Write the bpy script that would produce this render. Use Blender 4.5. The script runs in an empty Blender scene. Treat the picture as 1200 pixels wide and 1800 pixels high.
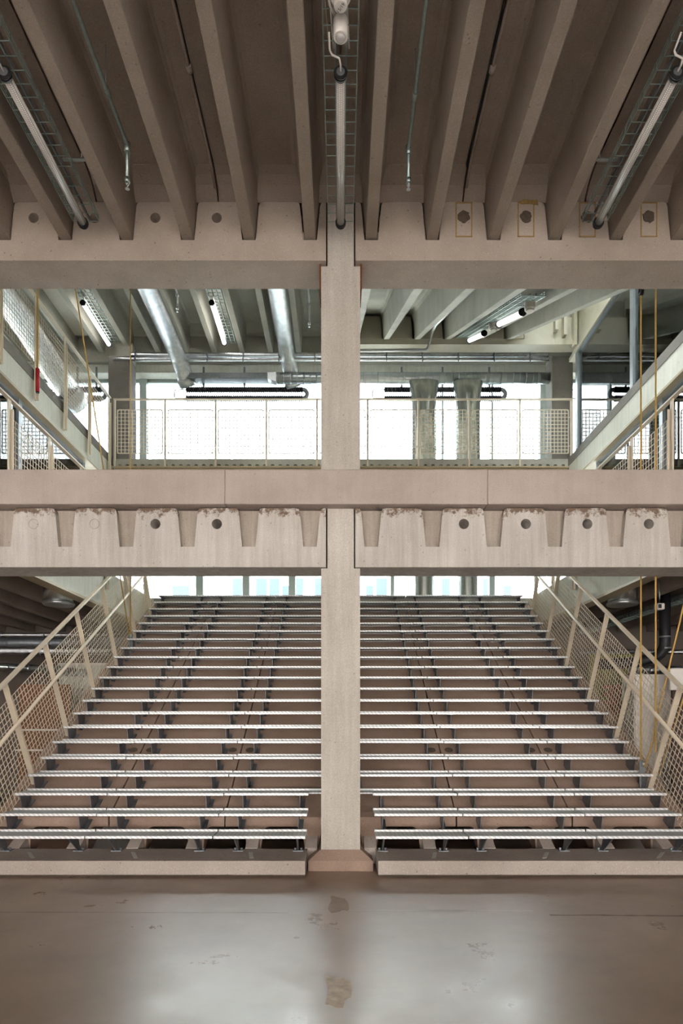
import bpy, bmesh, math, random
from mathutils import Vector, Matrix

random.seed(7)
scene = bpy.context.scene
COL = scene.collection

# ------------------------------------------------------------------ camera
F = 1120.0            # focal length in pixels of the 1200x1800 frame
EYE = 1.54
cam_d = bpy.data.cameras.new('camera')
cam = bpy.data.objects.new('camera', cam_d)
COL.objects.link(cam)
cam.location = (0, 0, EYE)
cam.rotation_euler = (math.pi / 2, 0, 0)
cam_d.sensor_fit = 'VERTICAL'
cam_d.sensor_height = 36.0
cam_d.sensor_width = 24.0
cam_d.lens = F / 1800 * 36.0
cam_d.shift_y = (1255 - 900) / 1800
cam_d.shift_x = (600 - 598.5) / 1800
cam_d.clip_start = 0.05
cam_d.clip_end = 300
scene.camera = cam

# ------------------------------------------------------------------ world: overcast sky
world = bpy.data.worlds.new('overcast_sky')
scene.world = world
world.use_nodes = True
bg = world.node_tree.nodes['Background']
bg.inputs['Color'].default_value = (0.93, 0.97, 1.0, 1)
bg.inputs['Strength'].default_value = 15.0

scene.view_settings.view_transform = 'Standard'
scene.view_settings.look = 'None'
scene.view_settings.gamma = 1
scene.view_settings.use_curve_mapping = False
scene.view_settings.exposure = 0.62
scene.cycles.max_bounces = 9
scene.cycles.adaptive_threshold = 0.03
scene.cycles.diffuse_bounces = 5
scene.cycles.transparent_max_bounces = 24
scene.cycles.sample_clamp_indirect = 8.0


# ================================================================== helpers
def lin(c):
    def f(v):
        v = v / 255.0
        return v / 12.92 if v <= 0.04045 else ((v + 0.055) / 1.055) ** 2.4
    return (f(c[0]), f(c[1]), f(c[2]), 1.0)


class NT:
    def __init__(self, name):
        self.m = bpy.data.materials.new(name)
        self.m.use_nodes = True
        self.t = self.m.node_tree
        self.n = self.t.nodes
        self.l = self.t.links
        self.b = self.n['Principled BSDF']
        self.tc = self.n.new('ShaderNodeTexCoord')

    def noise(self, scale, detail=4, rough=0.6, stretch=None):
        n = self.n.new('ShaderNodeTexNoise')
        n.inputs['Scale'].default_value = scale
        n.inputs['Detail'].default_value = detail
        n.inputs['Roughness'].default_value = rough
        if stretch:
            mp = self.n.new('ShaderNodeMapping')
            mp.inputs['Scale'].default_value = stretch
            self.l.new(self.tc.outputs['Object'], mp.inputs['Vector'])
            self.l.new(mp.outputs['Vector'], n.inputs['Vector'])
        else:
            self.l.new(self.tc.outputs['Object'], n.inputs['Vector'])
        return n.outputs['Fac']

    def ramp(self, fac, p0, p1, c0=(0, 0, 0, 1), c1=(1, 1, 1, 1)):
        r = self.n.new('ShaderNodeValToRGB')
        r.color_ramp.elements[0].position = p0
        r.color_ramp.elements[1].position = p1
        r.color_ramp.elements[0].color = c0
        r.color_ramp.elements[1].color = c1
        self.l.new(fac, r.inputs['Fac'])
        return r.outputs['Color']

    def mix(self, fac, a, b, mode='MIX'):
        m = self.n.new('ShaderNodeMix')
        m.data_type = 'RGBA'
        m.blend_type = mode
        for sock, v in ((m.inputs['Factor'], fac), (m.inputs[6], a), (m.inputs[7], b)):
            if isinstance(v, (tuple, float, int)):
                sock.default_value = v
            else:
                self.l.new(v, sock)
        return m.outputs[2]

    def vor(self, scale, feature='F1'):
        v = self.n.new('ShaderNodeTexVoronoi')
        v.feature = feature
        v.inputs['Scale'].default_value = scale
        self.l.new(self.tc.outputs['Object'], v.inputs['Vector'])
        return v

    def color(self, c):
        if isinstance(c, tuple):
            self.b.inputs['Base Color'].default_value = c
        else:
            self.l.new(c, self.b.inputs['Base Color'])

    def bump(self, h, strength=0.2, dist=0.01):
        bp = self.n.new('ShaderNodeBump')
        bp.inputs['Strength'].default_value = strength
        bp.inputs['Distance'].default_value = dist
        self.l.new(h, bp.inputs['Height'])
        self.l.new(bp.outputs['Normal'], self.b.inputs['Normal'])

    def rough(self, v):
        if isinstance(v, float):
            self.b.inputs['Roughness'].default_value = v
        else:
            self.l.new(v, self.b.inputs['Roughness'])

    def metal(self, v):
        self.b.inputs['Metallic'].default_value = v


def concrete(name, ca, cb, pit=0.5, streak=0.0, rough=0.85, stain=None, soil=None):
    t = NT(name)
    f = t.ramp(t.noise(1.3, 7, 0.62), 0.3, 0.72)
    c = t.mix(f, lin(ca), lin(cb))
    g = t.ramp(t.noise(140, 2, 0.5), 0.3, 0.75, (0.82, 0.82, 0.82, 1), (1.1, 1.1, 1.1, 1))
    c = t.mix(1.0, c, g, 'MULTIPLY')
    if streak:
        s = t.ramp(t.noise(5, 6, 0.7, (3.0, 3.0, 0.18)), 0.36, 0.62, (0.62, 0.58, 0.53, 1), (1, 1, 1, 1))
        c = t.mix(streak, c, s, 'MULTIPLY')
    if stain:
        s = t.ramp(t.noise(2.2, 5, 0.7), 0.62, 0.74)
        c = t.mix(s, c, t.mix(0.6, c, lin(stain)))
    if soil:
        sx = t.n.new('ShaderNodeSeparateXYZ')
        t.l.new(t.tc.outputs['Object'], sx.inputs[0])
        mr = t.n.new('ShaderNodeMapRange')
        mr.inputs[1].default_value = soil - 0.17
        mr.inputs[2].default_value = soil
        t.l.new(sx.outputs['Z'], mr.inputs[0])
        ad = t.n.new('ShaderNodeMath')
        ad.operation = 'MULTIPLY_ADD'
        t.l.new(mr.outputs[0], ad.inputs[0])
        ad.inputs[1].default_value = 0.3
        t.l.new(t.noise(13, 8, 0.75), ad.inputs[2])
        c = t.mix(t.ramp(ad.outputs[0], 0.68, 0.78), c, lin((112, 92, 76)))
    v = t.vor(17)
    p = t.ramp(v.outputs['Distance'], 0.09, 0.17, (0.4, 0.37, 0.34, 1), (1, 1, 1, 1))
    msk = t.ramp(t.noise(9, 2, 0.5), 0.5, 0.6)
    v2 = t.vor(31)
    p2 = t.ramp(v2.outputs['Distance'], 0.12, 0.2, (1.28, 1.26, 1.24, 1), (1, 1, 1, 1))
    c = t.mix(pit, c, t.mix(1.0, c, p2, 'MULTIPLY'))
    c = t.mix(t.mix(pit, (0, 0, 0, 1), msk), c, t.mix(1.0, c, p, 'MULTIPLY'))
    t.color(c)
    t.rough(rough)
    t.bump(t.noise(45, 6, 0.7), 0.35, 0.006)
    return t.m


def plain(name, c, rough=0.6, metal=0.0, vary=0.12, scale=6.0, bump=0.0):
    t = NT(name)
    f = t.ramp(t.noise(scale, 5, 0.6), 0.3, 0.7, (1 - vary, 1 - vary, 1 - vary, 1), (1 + vary * .5,) * 3 + (1,))
    t.color(t.mix(1.0, lin(c), f, 'MULTIPLY'))
    t.rough(rough)
    t.metal(metal)
    if bump:
        t.bump(t.noise(scale * 5, 4, 0.6), bump, 0.01)
    return t.m


def glass(name, tint, ior=1.75, rough=0.0):
    m = bpy.data.materials.new(name)
    m.use_nodes = True
    n, l = m.node_tree.nodes, m.node_tree.links
    n.remove(n['Principled BSDF'])
    out = n['Material Output']
    tr = n.new('ShaderNodeBsdfTransparent')
    tr.inputs['Color'].default_value = tint
    gl = n.new('ShaderNodeBsdfGlossy')
    gl.inputs['Roughness'].default_value = rough
    fr = n.new('ShaderNodeFresnel')
    fr.inputs['IOR'].default_value = ior
    mx = n.new('ShaderNodeMixShader')
    l.new(fr.outputs[0], mx.inputs[0])
    l.new(tr.outputs[0], mx.inputs[1])
    l.new(gl.outputs[0], mx.inputs[2])
    l.new(mx.outputs[0], out.inputs['Surface'])
    return m


def curtain_mat(name):
    m = bpy.data.materials.new(name)
    m.use_nodes = True
    n, l = m.node_tree.nodes, m.node_tree.links
    n.remove(n['Principled BSDF'])
    out = n['Material Output']
    d = n.new('ShaderNodeBsdfDiffuse')
    d.inputs['Color'].default_value = (0.85, 0.87, 0.9, 1)
    t = n.new('ShaderNodeBsdfTranslucent')
    t.inputs['Color'].default_value = (0.85, 0.9, 0.95, 1)
    a = n.new('ShaderNodeAddShader')
    tr = n.new('ShaderNodeBsdfTransparent')
    mx = n.new('ShaderNodeMixShader')
    mx0 = n.new('ShaderNodeMixShader')
    mx0.inputs[0].default_value = 0.6
    l.new(d.outputs[0], mx0.inputs[1])
    l.new(t.outputs[0], mx0.inputs[2])
    nz = n.new('ShaderNodeTexNoise')
    nz.inputs['Scale'].default_value = 300
    mx.inputs[0].default_value = 0.45
    l.new(mx0.outputs[0], mx.inputs[1])
    l.new(tr.outputs[0], mx.inputs[2])
    l.new(mx.outputs[0], out.inputs['Surface'])
    return m


M = {}
M['conc'] = concrete('precast_concrete', (164, 150, 136), (190, 176, 163), 0.7, 0.0)
M['conc_col'] = concrete('column_concrete', (186, 178, 167), (206, 199, 189), 0.5, 0.35)
M['conc_band'] = concrete('edge_beam_concrete', (170, 156, 147), (192, 179, 170), 0.3, 0.15)
M['conc_low'] = concrete('washed_concrete', (188, 181, 173), (212, 206, 199), 0.5, 0.55, soil=3.58)
M['conc_ceil'] = concrete('ceiling_concrete', (146, 132, 119), (168, 154, 141), 0.6, 0.0)
M['conc_far'] = concrete('daylight_tone_concrete', (160, 158, 146), (186, 184, 172), 0.5, 0.0)  # same concrete as the hall, its cooler daylight tone put into the colour
M['conc_stair'] = concrete('stair_concrete', (150, 125, 109), (176, 151, 135), 0.6, 0.0)
M['conc_kerb'] = concrete('kerb_concrete', (168, 156, 146), (194, 183, 173), 0.9, 0.0)
M['conc_speck'] = concrete('speckled_granite_concrete', (108, 103, 97), (134, 129, 122), 1.0, 0.0)
M['conc_side'] = concrete('whitewashed_edge', (212, 212, 200), (230, 230, 220), 0.2, 0.3, stain=(150, 140, 120))
M['mortar'] = concrete('mortar_infill', (160, 148, 136), (184, 172, 160), 0.4, 0.5)
M['pit'] = plain('dark_mortar', (92, 80, 68), 0.95, 0, 0.3, 30)
M['cream'] = plain('cream_steel_paint', (198, 192, 174), 0.45, 0, 0.06)
M['beige'] = plain('beige_steel_paint', (214, 200, 178), 0.45, 0, 0.05)
M['beige_dark'] = plain('beige_flange_paint', (176, 160, 132), 0.5, 0, 0.08)
M['galv'] = plain('galvanised_steel', (188, 190, 190), 0.38, 0.85, 0.15, 40)
M['galv_dark'] = plain('dull_galvanised_steel', (138, 142, 146), 0.5, 0.7, 0.2, 20)
M['green_galv'] = plain('zinc_wire', (150, 164, 158), 0.4, 0.7, 0.15, 30)
M['black'] = plain('black_plastic', (28, 27, 27), 0.5, 0, 0.2)
M['heater'] = plain('black_finned_tube', (40, 40, 44), 0.5, 0.2, 0.2)
M['white'] = plain('white_plastic', (226, 220, 212), 0.4, 0, 0.04)
M['white_wall'] = plain('white_plaster', (205, 205, 196), 0.9, 0, 0.06, 3)
M['grey_wall'] = plain('grey_plaster', (168, 160, 150), 0.9, 0, 0.08, 3)
M['alu'] = plain('aluminium_frame', (150, 156, 160), 0.4, 0.6, 0.06)
M['alu_white'] = plain('pale_window_frame', (178, 188, 186), 0.5, 0.2, 0.05)
M['rope'] = plain('tan_rope', (196, 158, 88), 0.8, 0, 0.2, 80)
M['red'] = plain('red_rubber', (176, 20, 34), 0.5, 0, 0.1)
M['rust'] = plain('rust', (120, 66, 34), 0.95, 0, 0.35, 30)
M['glue'] = plain('old_yellow_adhesive', (158, 128, 78), 0.9, 0, 0.3, 40)
M['wood'] = plain('brown_timber', (128, 82, 48), 0.6, 0, 0.25, 9)
M['brick'] = plain('red_brick', (176, 112, 88), 0.9, 0, 0.2, 30)
M['olive'] = plain('olive_cloth', (150, 146, 88), 0.9, 0, 0.15, 6)
M['ground'] = plain('asphalt_ground', (150, 148, 144), 0.95, 0, 0.15, 3)
M['render'] = plain('white_house_render', (236, 236, 232), 0.9, 0, 0.03, 2)
M['pane_blue'] = plain('pale_blue_pane', (72, 82, 88), 0.35, 0, 0.1, 1)
M['led'] = None
M['pane_blue'].node_tree.nodes['Principled BSDF'].inputs['Specular IOR Level'].default_value = 0.12
M['glass_out'] = glass('facade_glass', (0.96, 0.985, 0.98, 1), 1.45)
M['glass_in'] = glass('partition_glass', (0.64, 0.81, 0.79, 1), 2.1)
M['glass_back'] = glass('warm_tinted_glass', (0.80, 0.765, 0.735, 1), 1.3)  # tint shaped to warm and dim light from the unseen windows
M['curtain'] = curtain_mat('sheer_white_curtain')

# floor: worn power-floated concrete
t = NT('polished_concrete_floor')
c = t.mix(t.ramp(t.noise(0.5, 6, 0.6), 0.34, 0.68), lin((132, 109, 92)), lin((160, 138, 120)))
c = t.mix(t.ramp(t.noise(1.4, 8, 0.7, (0.5, 1.0, 1.0)), 0.5, 0.75), c, lin((134, 116, 102)))
sc_ = t.ramp(t.noise(2.2, 12, 0.8, (1.0, 0.2, 1)), 0.6, 0.78)
c = t.mix(t.mix(0.25, (0, 0, 0, 1), sc_), c, lin((74, 60, 50)))
sp = t.ramp(t.noise(3.4, 6, 0.7), 0.62, 0.8)
c = t.mix(t.mix(0.22, (0, 0, 0, 1), sp), c, lin((66, 54, 46)))
t.color(c)
rr = t.ramp(t.noise(1.8, 9, 0.72), 0.3, 0.75, (0.25,) * 3 + (1,), (0.42,) * 3 + (1,))
t.rough(rr)
t.b.inputs['Specular IOR Level'].default_value = 0.9
t.bump(t.noise(5, 5, 0.6), 0.03, 0.01)
M['floor'] = t.m

# perforated grating with fine ribs running front to back
t = NT('perforated_grating')
w = t.n.new('ShaderNodeTexWave')
w.wave_type = 'BANDS'
w.bands_direction = 'X'
w.inputs['Scale'].default_value = 8.0
t.l.new(t.tc.outputs['Object'], w.inputs['Vector'])
w2 = t.n.new('ShaderNodeTexWave')
w2.bands_direction = 'Y'
w2.inputs['Scale'].default_value = 10.0
t.l.new(t.tc.outputs['Object'], w2.inputs['Vector'])
k = t.mix(1.0, w.outputs['Color'], w2.outputs['Color'], 'ADD')
k = t.ramp(k, 0.15, 0.9, lin((168, 172, 174)), lin((206, 210, 210)))
t.color(k)
t.rough(0.5)
t.metal(0.2)
M['grating'] = t.m
# serrated nosing
t = NT('serrated_nosing')
w = t.n.new('ShaderNodeTexWave')
w.wave_type = 'BANDS'
w.bands_direction = 'DIAGONAL'
w.inputs['Scale'].default_value = 13.0
w.inputs['Distortion'].default_value = 1.5
t.l.new(t.tc.outputs['Object'], w.inputs['Vector'])
t.color(t.ramp(w.outputs['Color'], 0.1, 0.7, lin((196, 196, 196)), lin((230, 230, 230))))
t.rough(0.4)
t.metal(0.35)
t.bump(w.outputs['Fac'], 0.3, 0.004)
M['nosing'] = t.m
# ribbed foil duct
t = NT('foil_duct')
t.color(t.ramp(t.noise(14, 4, 0.6), 0.3, 0.7, lin((196, 200, 204)), lin((232, 234, 236))))
t.metal(0.95)
t.rough(0.24)
t.bump(t.noise(26, 6, 0.75), 0.55, 0.02)
M['foil'] = t.m
t = NT('spiral_duct_steel')
t.color(lin((196, 202, 204)))
t.metal(0.95)
t.rough(0.3)
w = t.n.new('ShaderNodeTexWave')
w.bands_direction = 'X'
w.inputs['Scale'].default_value = 2.2
t.l.new(t.tc.outputs['Object'], w.inputs['Vector'])
t.bump(t.ramp(w.outputs['Fac'], 0.85, 1.0), 0.6, 0.01)
M['spiral'] = t.m
t = NT('smooth_duct_steel')
t.color(t.ramp(t.noise(3, 3, 0.5, (4, 4, .3)), 0.3, 0.7, lin((172, 176, 174)), lin((206, 210, 208))))
t.metal(0.95)
t.rough(0.27)
M['duct'] = t.m
# lens of the tube lamps, switched off: fine square prisms
t = NT('prismatic_tube_lens')
ck = t.n.new('ShaderNodeTexBrick')
ck.offset = 0.0
ck.inputs['Scale'].default_value = 1.0
ck.inputs['Brick Width'].default_value = 0.014
ck.inputs['Row Height'].default_value = 0.014
ck.inputs['Mortar Size'].default_value = 0.0018
ck.inputs['Color1'].default_value = lin((226, 222, 216))
ck.inputs['Color2'].default_value = lin((218, 214, 208))
ck.inputs['Mortar'].default_value = lin((150, 144, 138))
t.l.new(t.tc.outputs['Object'], ck.inputs['Vector'])
t.color(ck.outputs['Color'])
t.rough(0.3)
M['led'] = t.m
t = NT('lit_tube_lens')
t.color(lin((235, 235, 230)))
t.b.inputs['Emission Color'].default_value = (1.0, 0.98, 0.94, 1)
t.b.inputs['Emission Strength'].default_value = 7.5
M['led_on'] = t.m
t = NT('dimmed_tube_lens')
t.color(lin((235, 235, 230)))
t.b.inputs['Emission Color'].default_value = (1.0, 0.98, 0.94, 1)
t.b.inputs['Emission Strength'].default_value = 2.0
M['led_dim'] = t.m
t = NT('pale_blue_glow_disc')
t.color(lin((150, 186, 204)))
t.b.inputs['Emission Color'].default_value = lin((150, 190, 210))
t.b.inputs['Emission Strength'].default_value = 0.6  # glow put into the disc in place of a likely reflection
M['disc_glow'] = t.m


class MB:
    """collects shapes for ONE mesh object"""
    def __init__(self):
        self.v, self.f, self.s = [], [], []

    def add(self, vs, fs, smooth=False):
        o = len(self.v)
        self.v += [tuple(p) for p in vs]
        for q in fs:
            self.f.append(tuple(i + o for i in q))
            self.s.append(smooth)
        return self

    def box(self, x0, x1, y0, y1, z0, z1):
        vs = [(x0, y0, z0), (x1, y0, z0), (x1, y1, z0), (x0, y1, z0), (x0, y0, z1), (x1, y0, z1), (x1, y1, z1), (x0, y1, z1)]
        return self.add(vs, [(0, 3, 2, 1), (4, 5, 6, 7), (0, 1, 5, 4), (1, 2, 6, 5), (2, 3, 7, 6), (3, 0, 4, 7)])

    def cbox(self, x0, x1, y0, y1, z0, z1, b):
        """box with chamfered vertical and horizontal edges"""
        bm = bmesh.new()
        bmesh.ops.create_cube(bm, size=1.0)
        for v in bm.verts:
            v.co = ((x0 + x1) / 2 + v.co.x * (x1 - x0), (y0 + y1) / 2 + v.co.y * (y1 - y0), (z0 + z1) / 2 + v.co.z * (z1 - z0))
        bmesh.ops.bevel(bm, geom=bm.edges[:], offset=b, segments=1, affect='EDGES')
        bm.verts.index_update()
        self.add([v.co[:] for v in bm.verts], [[v.index for v in f.verts] for f in bm.faces])
        bm.free()
        return self

    def prism(self, poly, a, b, smooth_side=False):
        """polygon of 3-D points `poly` displaced by vectors a and b, closed"""
        a, b = Vector(a), Vector(b)
        n = len(poly)
        vs = [Vector(p) + a for p in poly] + [Vector(p) + b for p in poly]
        self.add(vs, [tuple(range(n - 1, -1, -1)), tuple(range(n, 2 * n))])
        o = len(self.v) - 2 * n
        for i in range(n):
            j = (i + 1) % n
            self.f.append((o + i, o + j, o + n + j, o + n + i))
            self.s.append(smooth_side)
        return self

    def tube(self, pts, r, n=12, caps=True, smooth=True, ring=None):
        pts = [Vector(p) for p in pts]
        rs = r if isinstance(r, (list, tuple)) else [r] * len(pts)
        prev = None
        rings = []
        for i, p in enumerate(pts):
            if i == 0:
                d = pts[1] - pts[0]
            elif i == len(pts) - 1:
                d = pts[-1] - pts[-2]
            else:
                d = (pts[i + 1] - p).normalized() + (p - pts[i - 1]).normalized()
            d.normalize()
            if prev is None:
                u = d.orthogonal().normalized()
                if abs(d.z) < 0.9:
                    u = d.cross(Vector((0, 0, 1))).normalized()
            else:
                u = (prev - d * prev.dot(d)).normalized()
            prev = u
            w = d.cross(u)
            rings.append([p + (u * math.cos(2 * math.pi * k / n) + w * math.sin(2 * math.pi * k / n)) * rs[i] for k in range(n)])
        o = len(self.v)
        for rg in rings:
            self.v += [tuple(q) for q in rg]
        for i in range(len(rings) - 1):
            for k in range(n):
                k2 = (k + 1) % n
                self.f.append((o + i * n + k, o + i * n + k2, o + (i + 1) * n + k2, o + (i + 1) * n + k))
                self.s.append(smooth)
        if caps:
            self.f.append(tuple(o + k for k in range(n - 1, -1, -1)))
            self.s.append(False)
            e = o + (len(rings) - 1) * n
            self.f.append(tuple(e + k for k in range(n)))
            self.s.append(False)
        return self

    def bar(self, p, q, w, h, up=(0, 0, 1)):
        """rectangular bar from p to q, w sideways, h along up"""
        p, q, up = Vector(p), Vector(q), Vector(up)
        d = (q - p).normalized()
        s = d.cross(up).normalized()
        u = s.cross(d).normalized()
        c = [s * (-w / 2) + u * (-h / 2), s * (w / 2) + u * (-h / 2), s * (w / 2) + u * (h / 2), s * (-w / 2) + u * (h / 2)]
        vs = [p + k for k in c] + [q + k for k in c]
        return self.add(vs, [(3, 2, 1, 0), (4, 5, 6, 7), (0, 1, 5, 4), (1, 2, 6, 5), (2, 3, 7, 6), (3, 0, 4, 7)])

    def wire(self, p, q, t):
        return self.bar(p, q, t, t, (0, 0, 1) if abs((Vector(q) - Vector(p)).normalized().z) < 0.95 else (0, 1, 0))

    def mesh(self, name):
        me = bpy.data.meshes.new(name)
        me.from_pydata(self.v, [], self.f)
        bm = bmesh.new()
        bm.from_mesh(me)
        bmesh.ops.recalc_face_normals(bm, faces=bm.faces)
        bm.to_mesh(me)
        bm.free()
        me.polygons.foreach_set('use_smooth', self.s)
        me.update()
        return me

    def build(self, name, mat, parent=None):
        me = self.mesh(name)
        me.materials.append(M[mat] if isinstance(mat, str) else mat)
        return link(name, me, parent)


def link(name, me, parent=None):
    o = bpy.data.objects.new(name, me)
    COL.objects.link(o)
    if parent is not None:
        o.parent = parent
        k = parent
        off = Vector((0, 0, 0))
        while k is not None:
            off += k.location if k.get('_root') else Vector((0, 0, 0))
            k = k.parent
        o.matrix_parent_inverse = Matrix.Translation(-off)
    return o


def tag(o, label=None, cat=None, group=None, kind=None):
    if label:
        o['label'] = label
    if cat:
        o['category'] = cat
    if group:
        o['group'] = group
    if kind:
        o['kind'] = kind
    return o


def thing(name, label, cat, loc=(0, 0, 0), group=None, kind=None):
    o = bpy.data.objects.new(name, None)
    COL.objects.link(o)
    o.location = loc
    o['_root'] = 1
    o.empty_display_size = 0.1
    return tag(o, label, cat, group, kind)


def place(name, me, parent, loc):
    """a shared mesh at a world position under a parent"""
    o = link(name, me, parent)
    o.location = loc
    return o


def sub(name, me, parent):
    """a sub-part that shares the origin of its already placed part"""
    o = bpy.data.objects.new(name, me)
    COL.objects.link(o)
    o.parent = parent
    return o


def PX(px, Y):
    return (px - 598.5) * Y / F


def PZ(py, Y):
    return EYE + (1255 - py) * Y / F


# ================================================================== geometry constants
YB = 6.30                  # front plane of the precast beams
TB = 0.42                  # beam thickness
PITCH = 0.605              # rib pitch
RUN, RISE = 0.29, 0.1686
SL = RISE / RUN
Y1, Z1 = 6.34, 0.545       # front edge of the second tread row
NROW = 21
LAND = 3.75                # level 1
G2 = 6.72                  # level 2 walking surface
GX = 4.61                  # half width of the void on level 2
GY = 12.9                  # front of the rear gallery
FY = 14.2                  # rear glass facade
SD = Vector((0, 1, SL)).normalized()
SN = Vector((0, -SL, 1)).normalized()


def zslab(y):
    return Z1 - 0.27 + (y - Y1) * SL


# ================================================================== structure: floor
floor = MB().box(-9, 9, -7, FY + 0.2, -0.2, 0).build('floor', 'floor')
tag(floor, 'worn polished brown concrete floor in front of the stairs', 'floor', kind='structure')
random.seed(3)


def blotch(name, x, y, rx, ry, mt, seed):
    rnd = random.Random(seed)
    pp = []
    for i in range(28):
        a = i * math.pi / 14
        q = 1 + 0.16 * math.sin(3 * a + seed) + 0.1 * math.sin(5 * a + 2 * seed) + rnd.uniform(-0.06, 0.06)
        c_, s_ = math.cos(a), math.sin(a)
        c_, s_ = math.copysign(abs(c_) ** 0.6, c_), math.copysign(abs(s_) ** 0.6, s_)
        pp.append((x + c_ * rx * q, y + s_ * ry * q, 0))
    MB().prism(pp, (0, 0, -0.01), (0, 0, 0.0012)).build(name, mt, floor)


M['screed'] = plain('pale_screed_patch', (190, 166, 140), 0.55, 0, 0.35, 14)
M['ochre'] = plain('ochre_floor_stain', (132, 102, 74), 0.5, 0, 0.35, 12)
blotch('screed_patch', PX(593, 3.55), 3.55, 0.068, 0.19, 'screed', 1)
blotch('floor_stain', PX(594, 5.15), 5.15, 0.075, 0.2, 'ochre', 2)

def floor_line(name, x0, x1, y, w_, mt, seed, amp):
    rnd = random.Random(seed)
    n = 26
    up, dn = [], []
    yy = y
    for i in range(n + 1):
        x = x0 + (x1 - x0) * i / n
        yy += rnd.uniform(-amp, amp)
        ww = w_ * rnd.uniform(0.4, 1.0)
        up.append((x, yy + ww, 0.0009))
        dn.append((x, yy - ww, 0.0009))
    vs = up + dn + [(p[0], p[1], -0.01) for p in up + dn]
    fs = [(i, i + 1, n + 2 + i, n + 1 + i) for i in range(n)]
    MB().add(vs, fs).build(name, mt, floor)


M['crack'] = plain('pale_floor_crack', (186, 176, 164), 0.7, 0, 0.2, 20)
M['joint'] = plain('dark_floor_joint', (118, 99, 85), 0.5, 0, 0.3, 10)
floor_line('floor_crack', -0.06, 1.5, 4.99, 0.006, 'crack', 5, 0.006)
floor_line('floor_joint', 1.6, 3.4, 4.88, 0.02, 'joint', 8, 0.004)
floor_line('floor_joint', -3.4, -0.4, 4.95, 0.008, 'joint', 9, 0.004)

# ================================================================== ribbed slab panels


def tt_profile(w, zb, zs, zt, g=0.007):
    """cross-section (x, z) of a double-T panel: ribs down, slab on top"""
    pts = [(g, zt), (g, zs)]
    for c in (w / 4, 3 * w / 4):
        pts += [(c - 0.16, zs), (c - 0.125, zs - 0.012), (c - 0.1, zs - 0.045), (c - 0.09, zs - 0.09), (c - 0.056, zb + 0.006), (c - 0.05, zb),
                (c + 0.05, zb), (c + 0.056, zb + 0.006), (c + 0.09, zs - 0.09), (c + 0.1, zs - 0.045), (c + 0.125, zs - 0.012), (c + 0.16, zs)]
    pts += [(w - g, zs), (w - g, zt)]
    return pts


def tt_flat(parent, x0, y0, y1, zb, zs, zt, mat, cove=None, name='ceiling_panel'):
    m = MB()
    pr = tt_profile(2 * PITCH, zb, zs, zt)
    m.prism([(x0 + x, 0, z) for x, z in pr], (0, y0, 0), (0, y1, 0))
    if cove:
        yc, zc = cove        # haunch where the bays meet the beam
        for (a, b_) in ((0.008, PITCH / 2 - 0.085), (PITCH / 2 + 0.085, 1.5 * PITCH - 0.085), (1.5 * PITCH + 0.085, 2 * PITCH - 0.008)):
            prof = [(yc - 0.27, zs + 0.02), (yc - 0.25, zs - 0.003), (yc - 0.16, zs - 0.02), (yc - 0.08, zs - 0.055), (yc - 0.03, zs - 0.1), (yc + 0.02, zc), (yc + 0.02, zs + 0.02)]
            m.prism([(0, y, z) for y, z in prof], (x0 + a, 0, 0), (x0 + b_, 0, 0))
    return m.build(name, mat, parent)


ZR = 6.245                 # rib bottoms of the hall ceiling
ceil = thing('ceiling', 'ribbed precast concrete ceiling over the near hall', 'ceiling', (0, 0, 0), kind='structure')
for i in range(-6, 6):
    tt_flat(ceil, i * 2 * PITCH, -6.8, YB + 0.33, ZR, 6.76, 6.95, 'conc_ceil', cove=(YB, 6.61))
MB().box(-9, 9, -7, 7.35, 6.953, 7.05).build('ceiling_topping', 'conc_ceil', ceil)
MB().box(-9, 9, YB + TB, 7.35, 6.62, 6.95).build('ceiling_slab_edge', 'conc_ceil', ceil)

# ================================================================== beams


def poly_with_holes(m, outline, holes, y0, y1, depth):
    """XZ outline extruded y0..y1, circular recesses of given depth in the front"""
    bm = bmesh.new()

    def loop(pts):
        vs = [bm.verts.new((x, y0, z)) for x, z in pts]
        return vs, [bm.edges.new((vs[i], vs[(i + 1) % len(vs)])) for i in range(len(vs))]
    edges = []
    vo, eo = loop(outline)
    edges += eo
    rings = []
    for (cx, cz, r) in holes:
        pts = [(cx + r * math.cos(2 * math.pi * k / 24), cz + r * math.sin(2 * math.pi * k / 24)) for k in range(24)]
        vh, eh = loop(pts)
        edges += eh
        rings.append((vh, pts))
    bmesh.ops.triangle_fill(bm, use_beauty=True, use_dissolve=False, edges=edges)
    nb = [bm.verts.new((x, y1, z)) for x, z in outline]
    n = len(vo)
    for i in range(n):
        bm.faces.new((vo[i], vo[(i + 1) % n], nb[(i + 1) % n], nb[i]))
    bm.faces.new(nb)
    for vh, pts in rings:
        hb = [bm.verts.new((x, y0 + depth, z)) for x, z in pts]
        for i in range(24):
            f = bm.faces.new((vh[i], vh[(i + 1) % 24], hb[(i + 1) % 24], hb[i]))
        bm.faces.new(hb)
    bm.verts.index_update()
    m.add([v.co[:] for v in bm.verts], [[v.index for v in f.verts] for f in bm.faces])
    bm.free()


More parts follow.
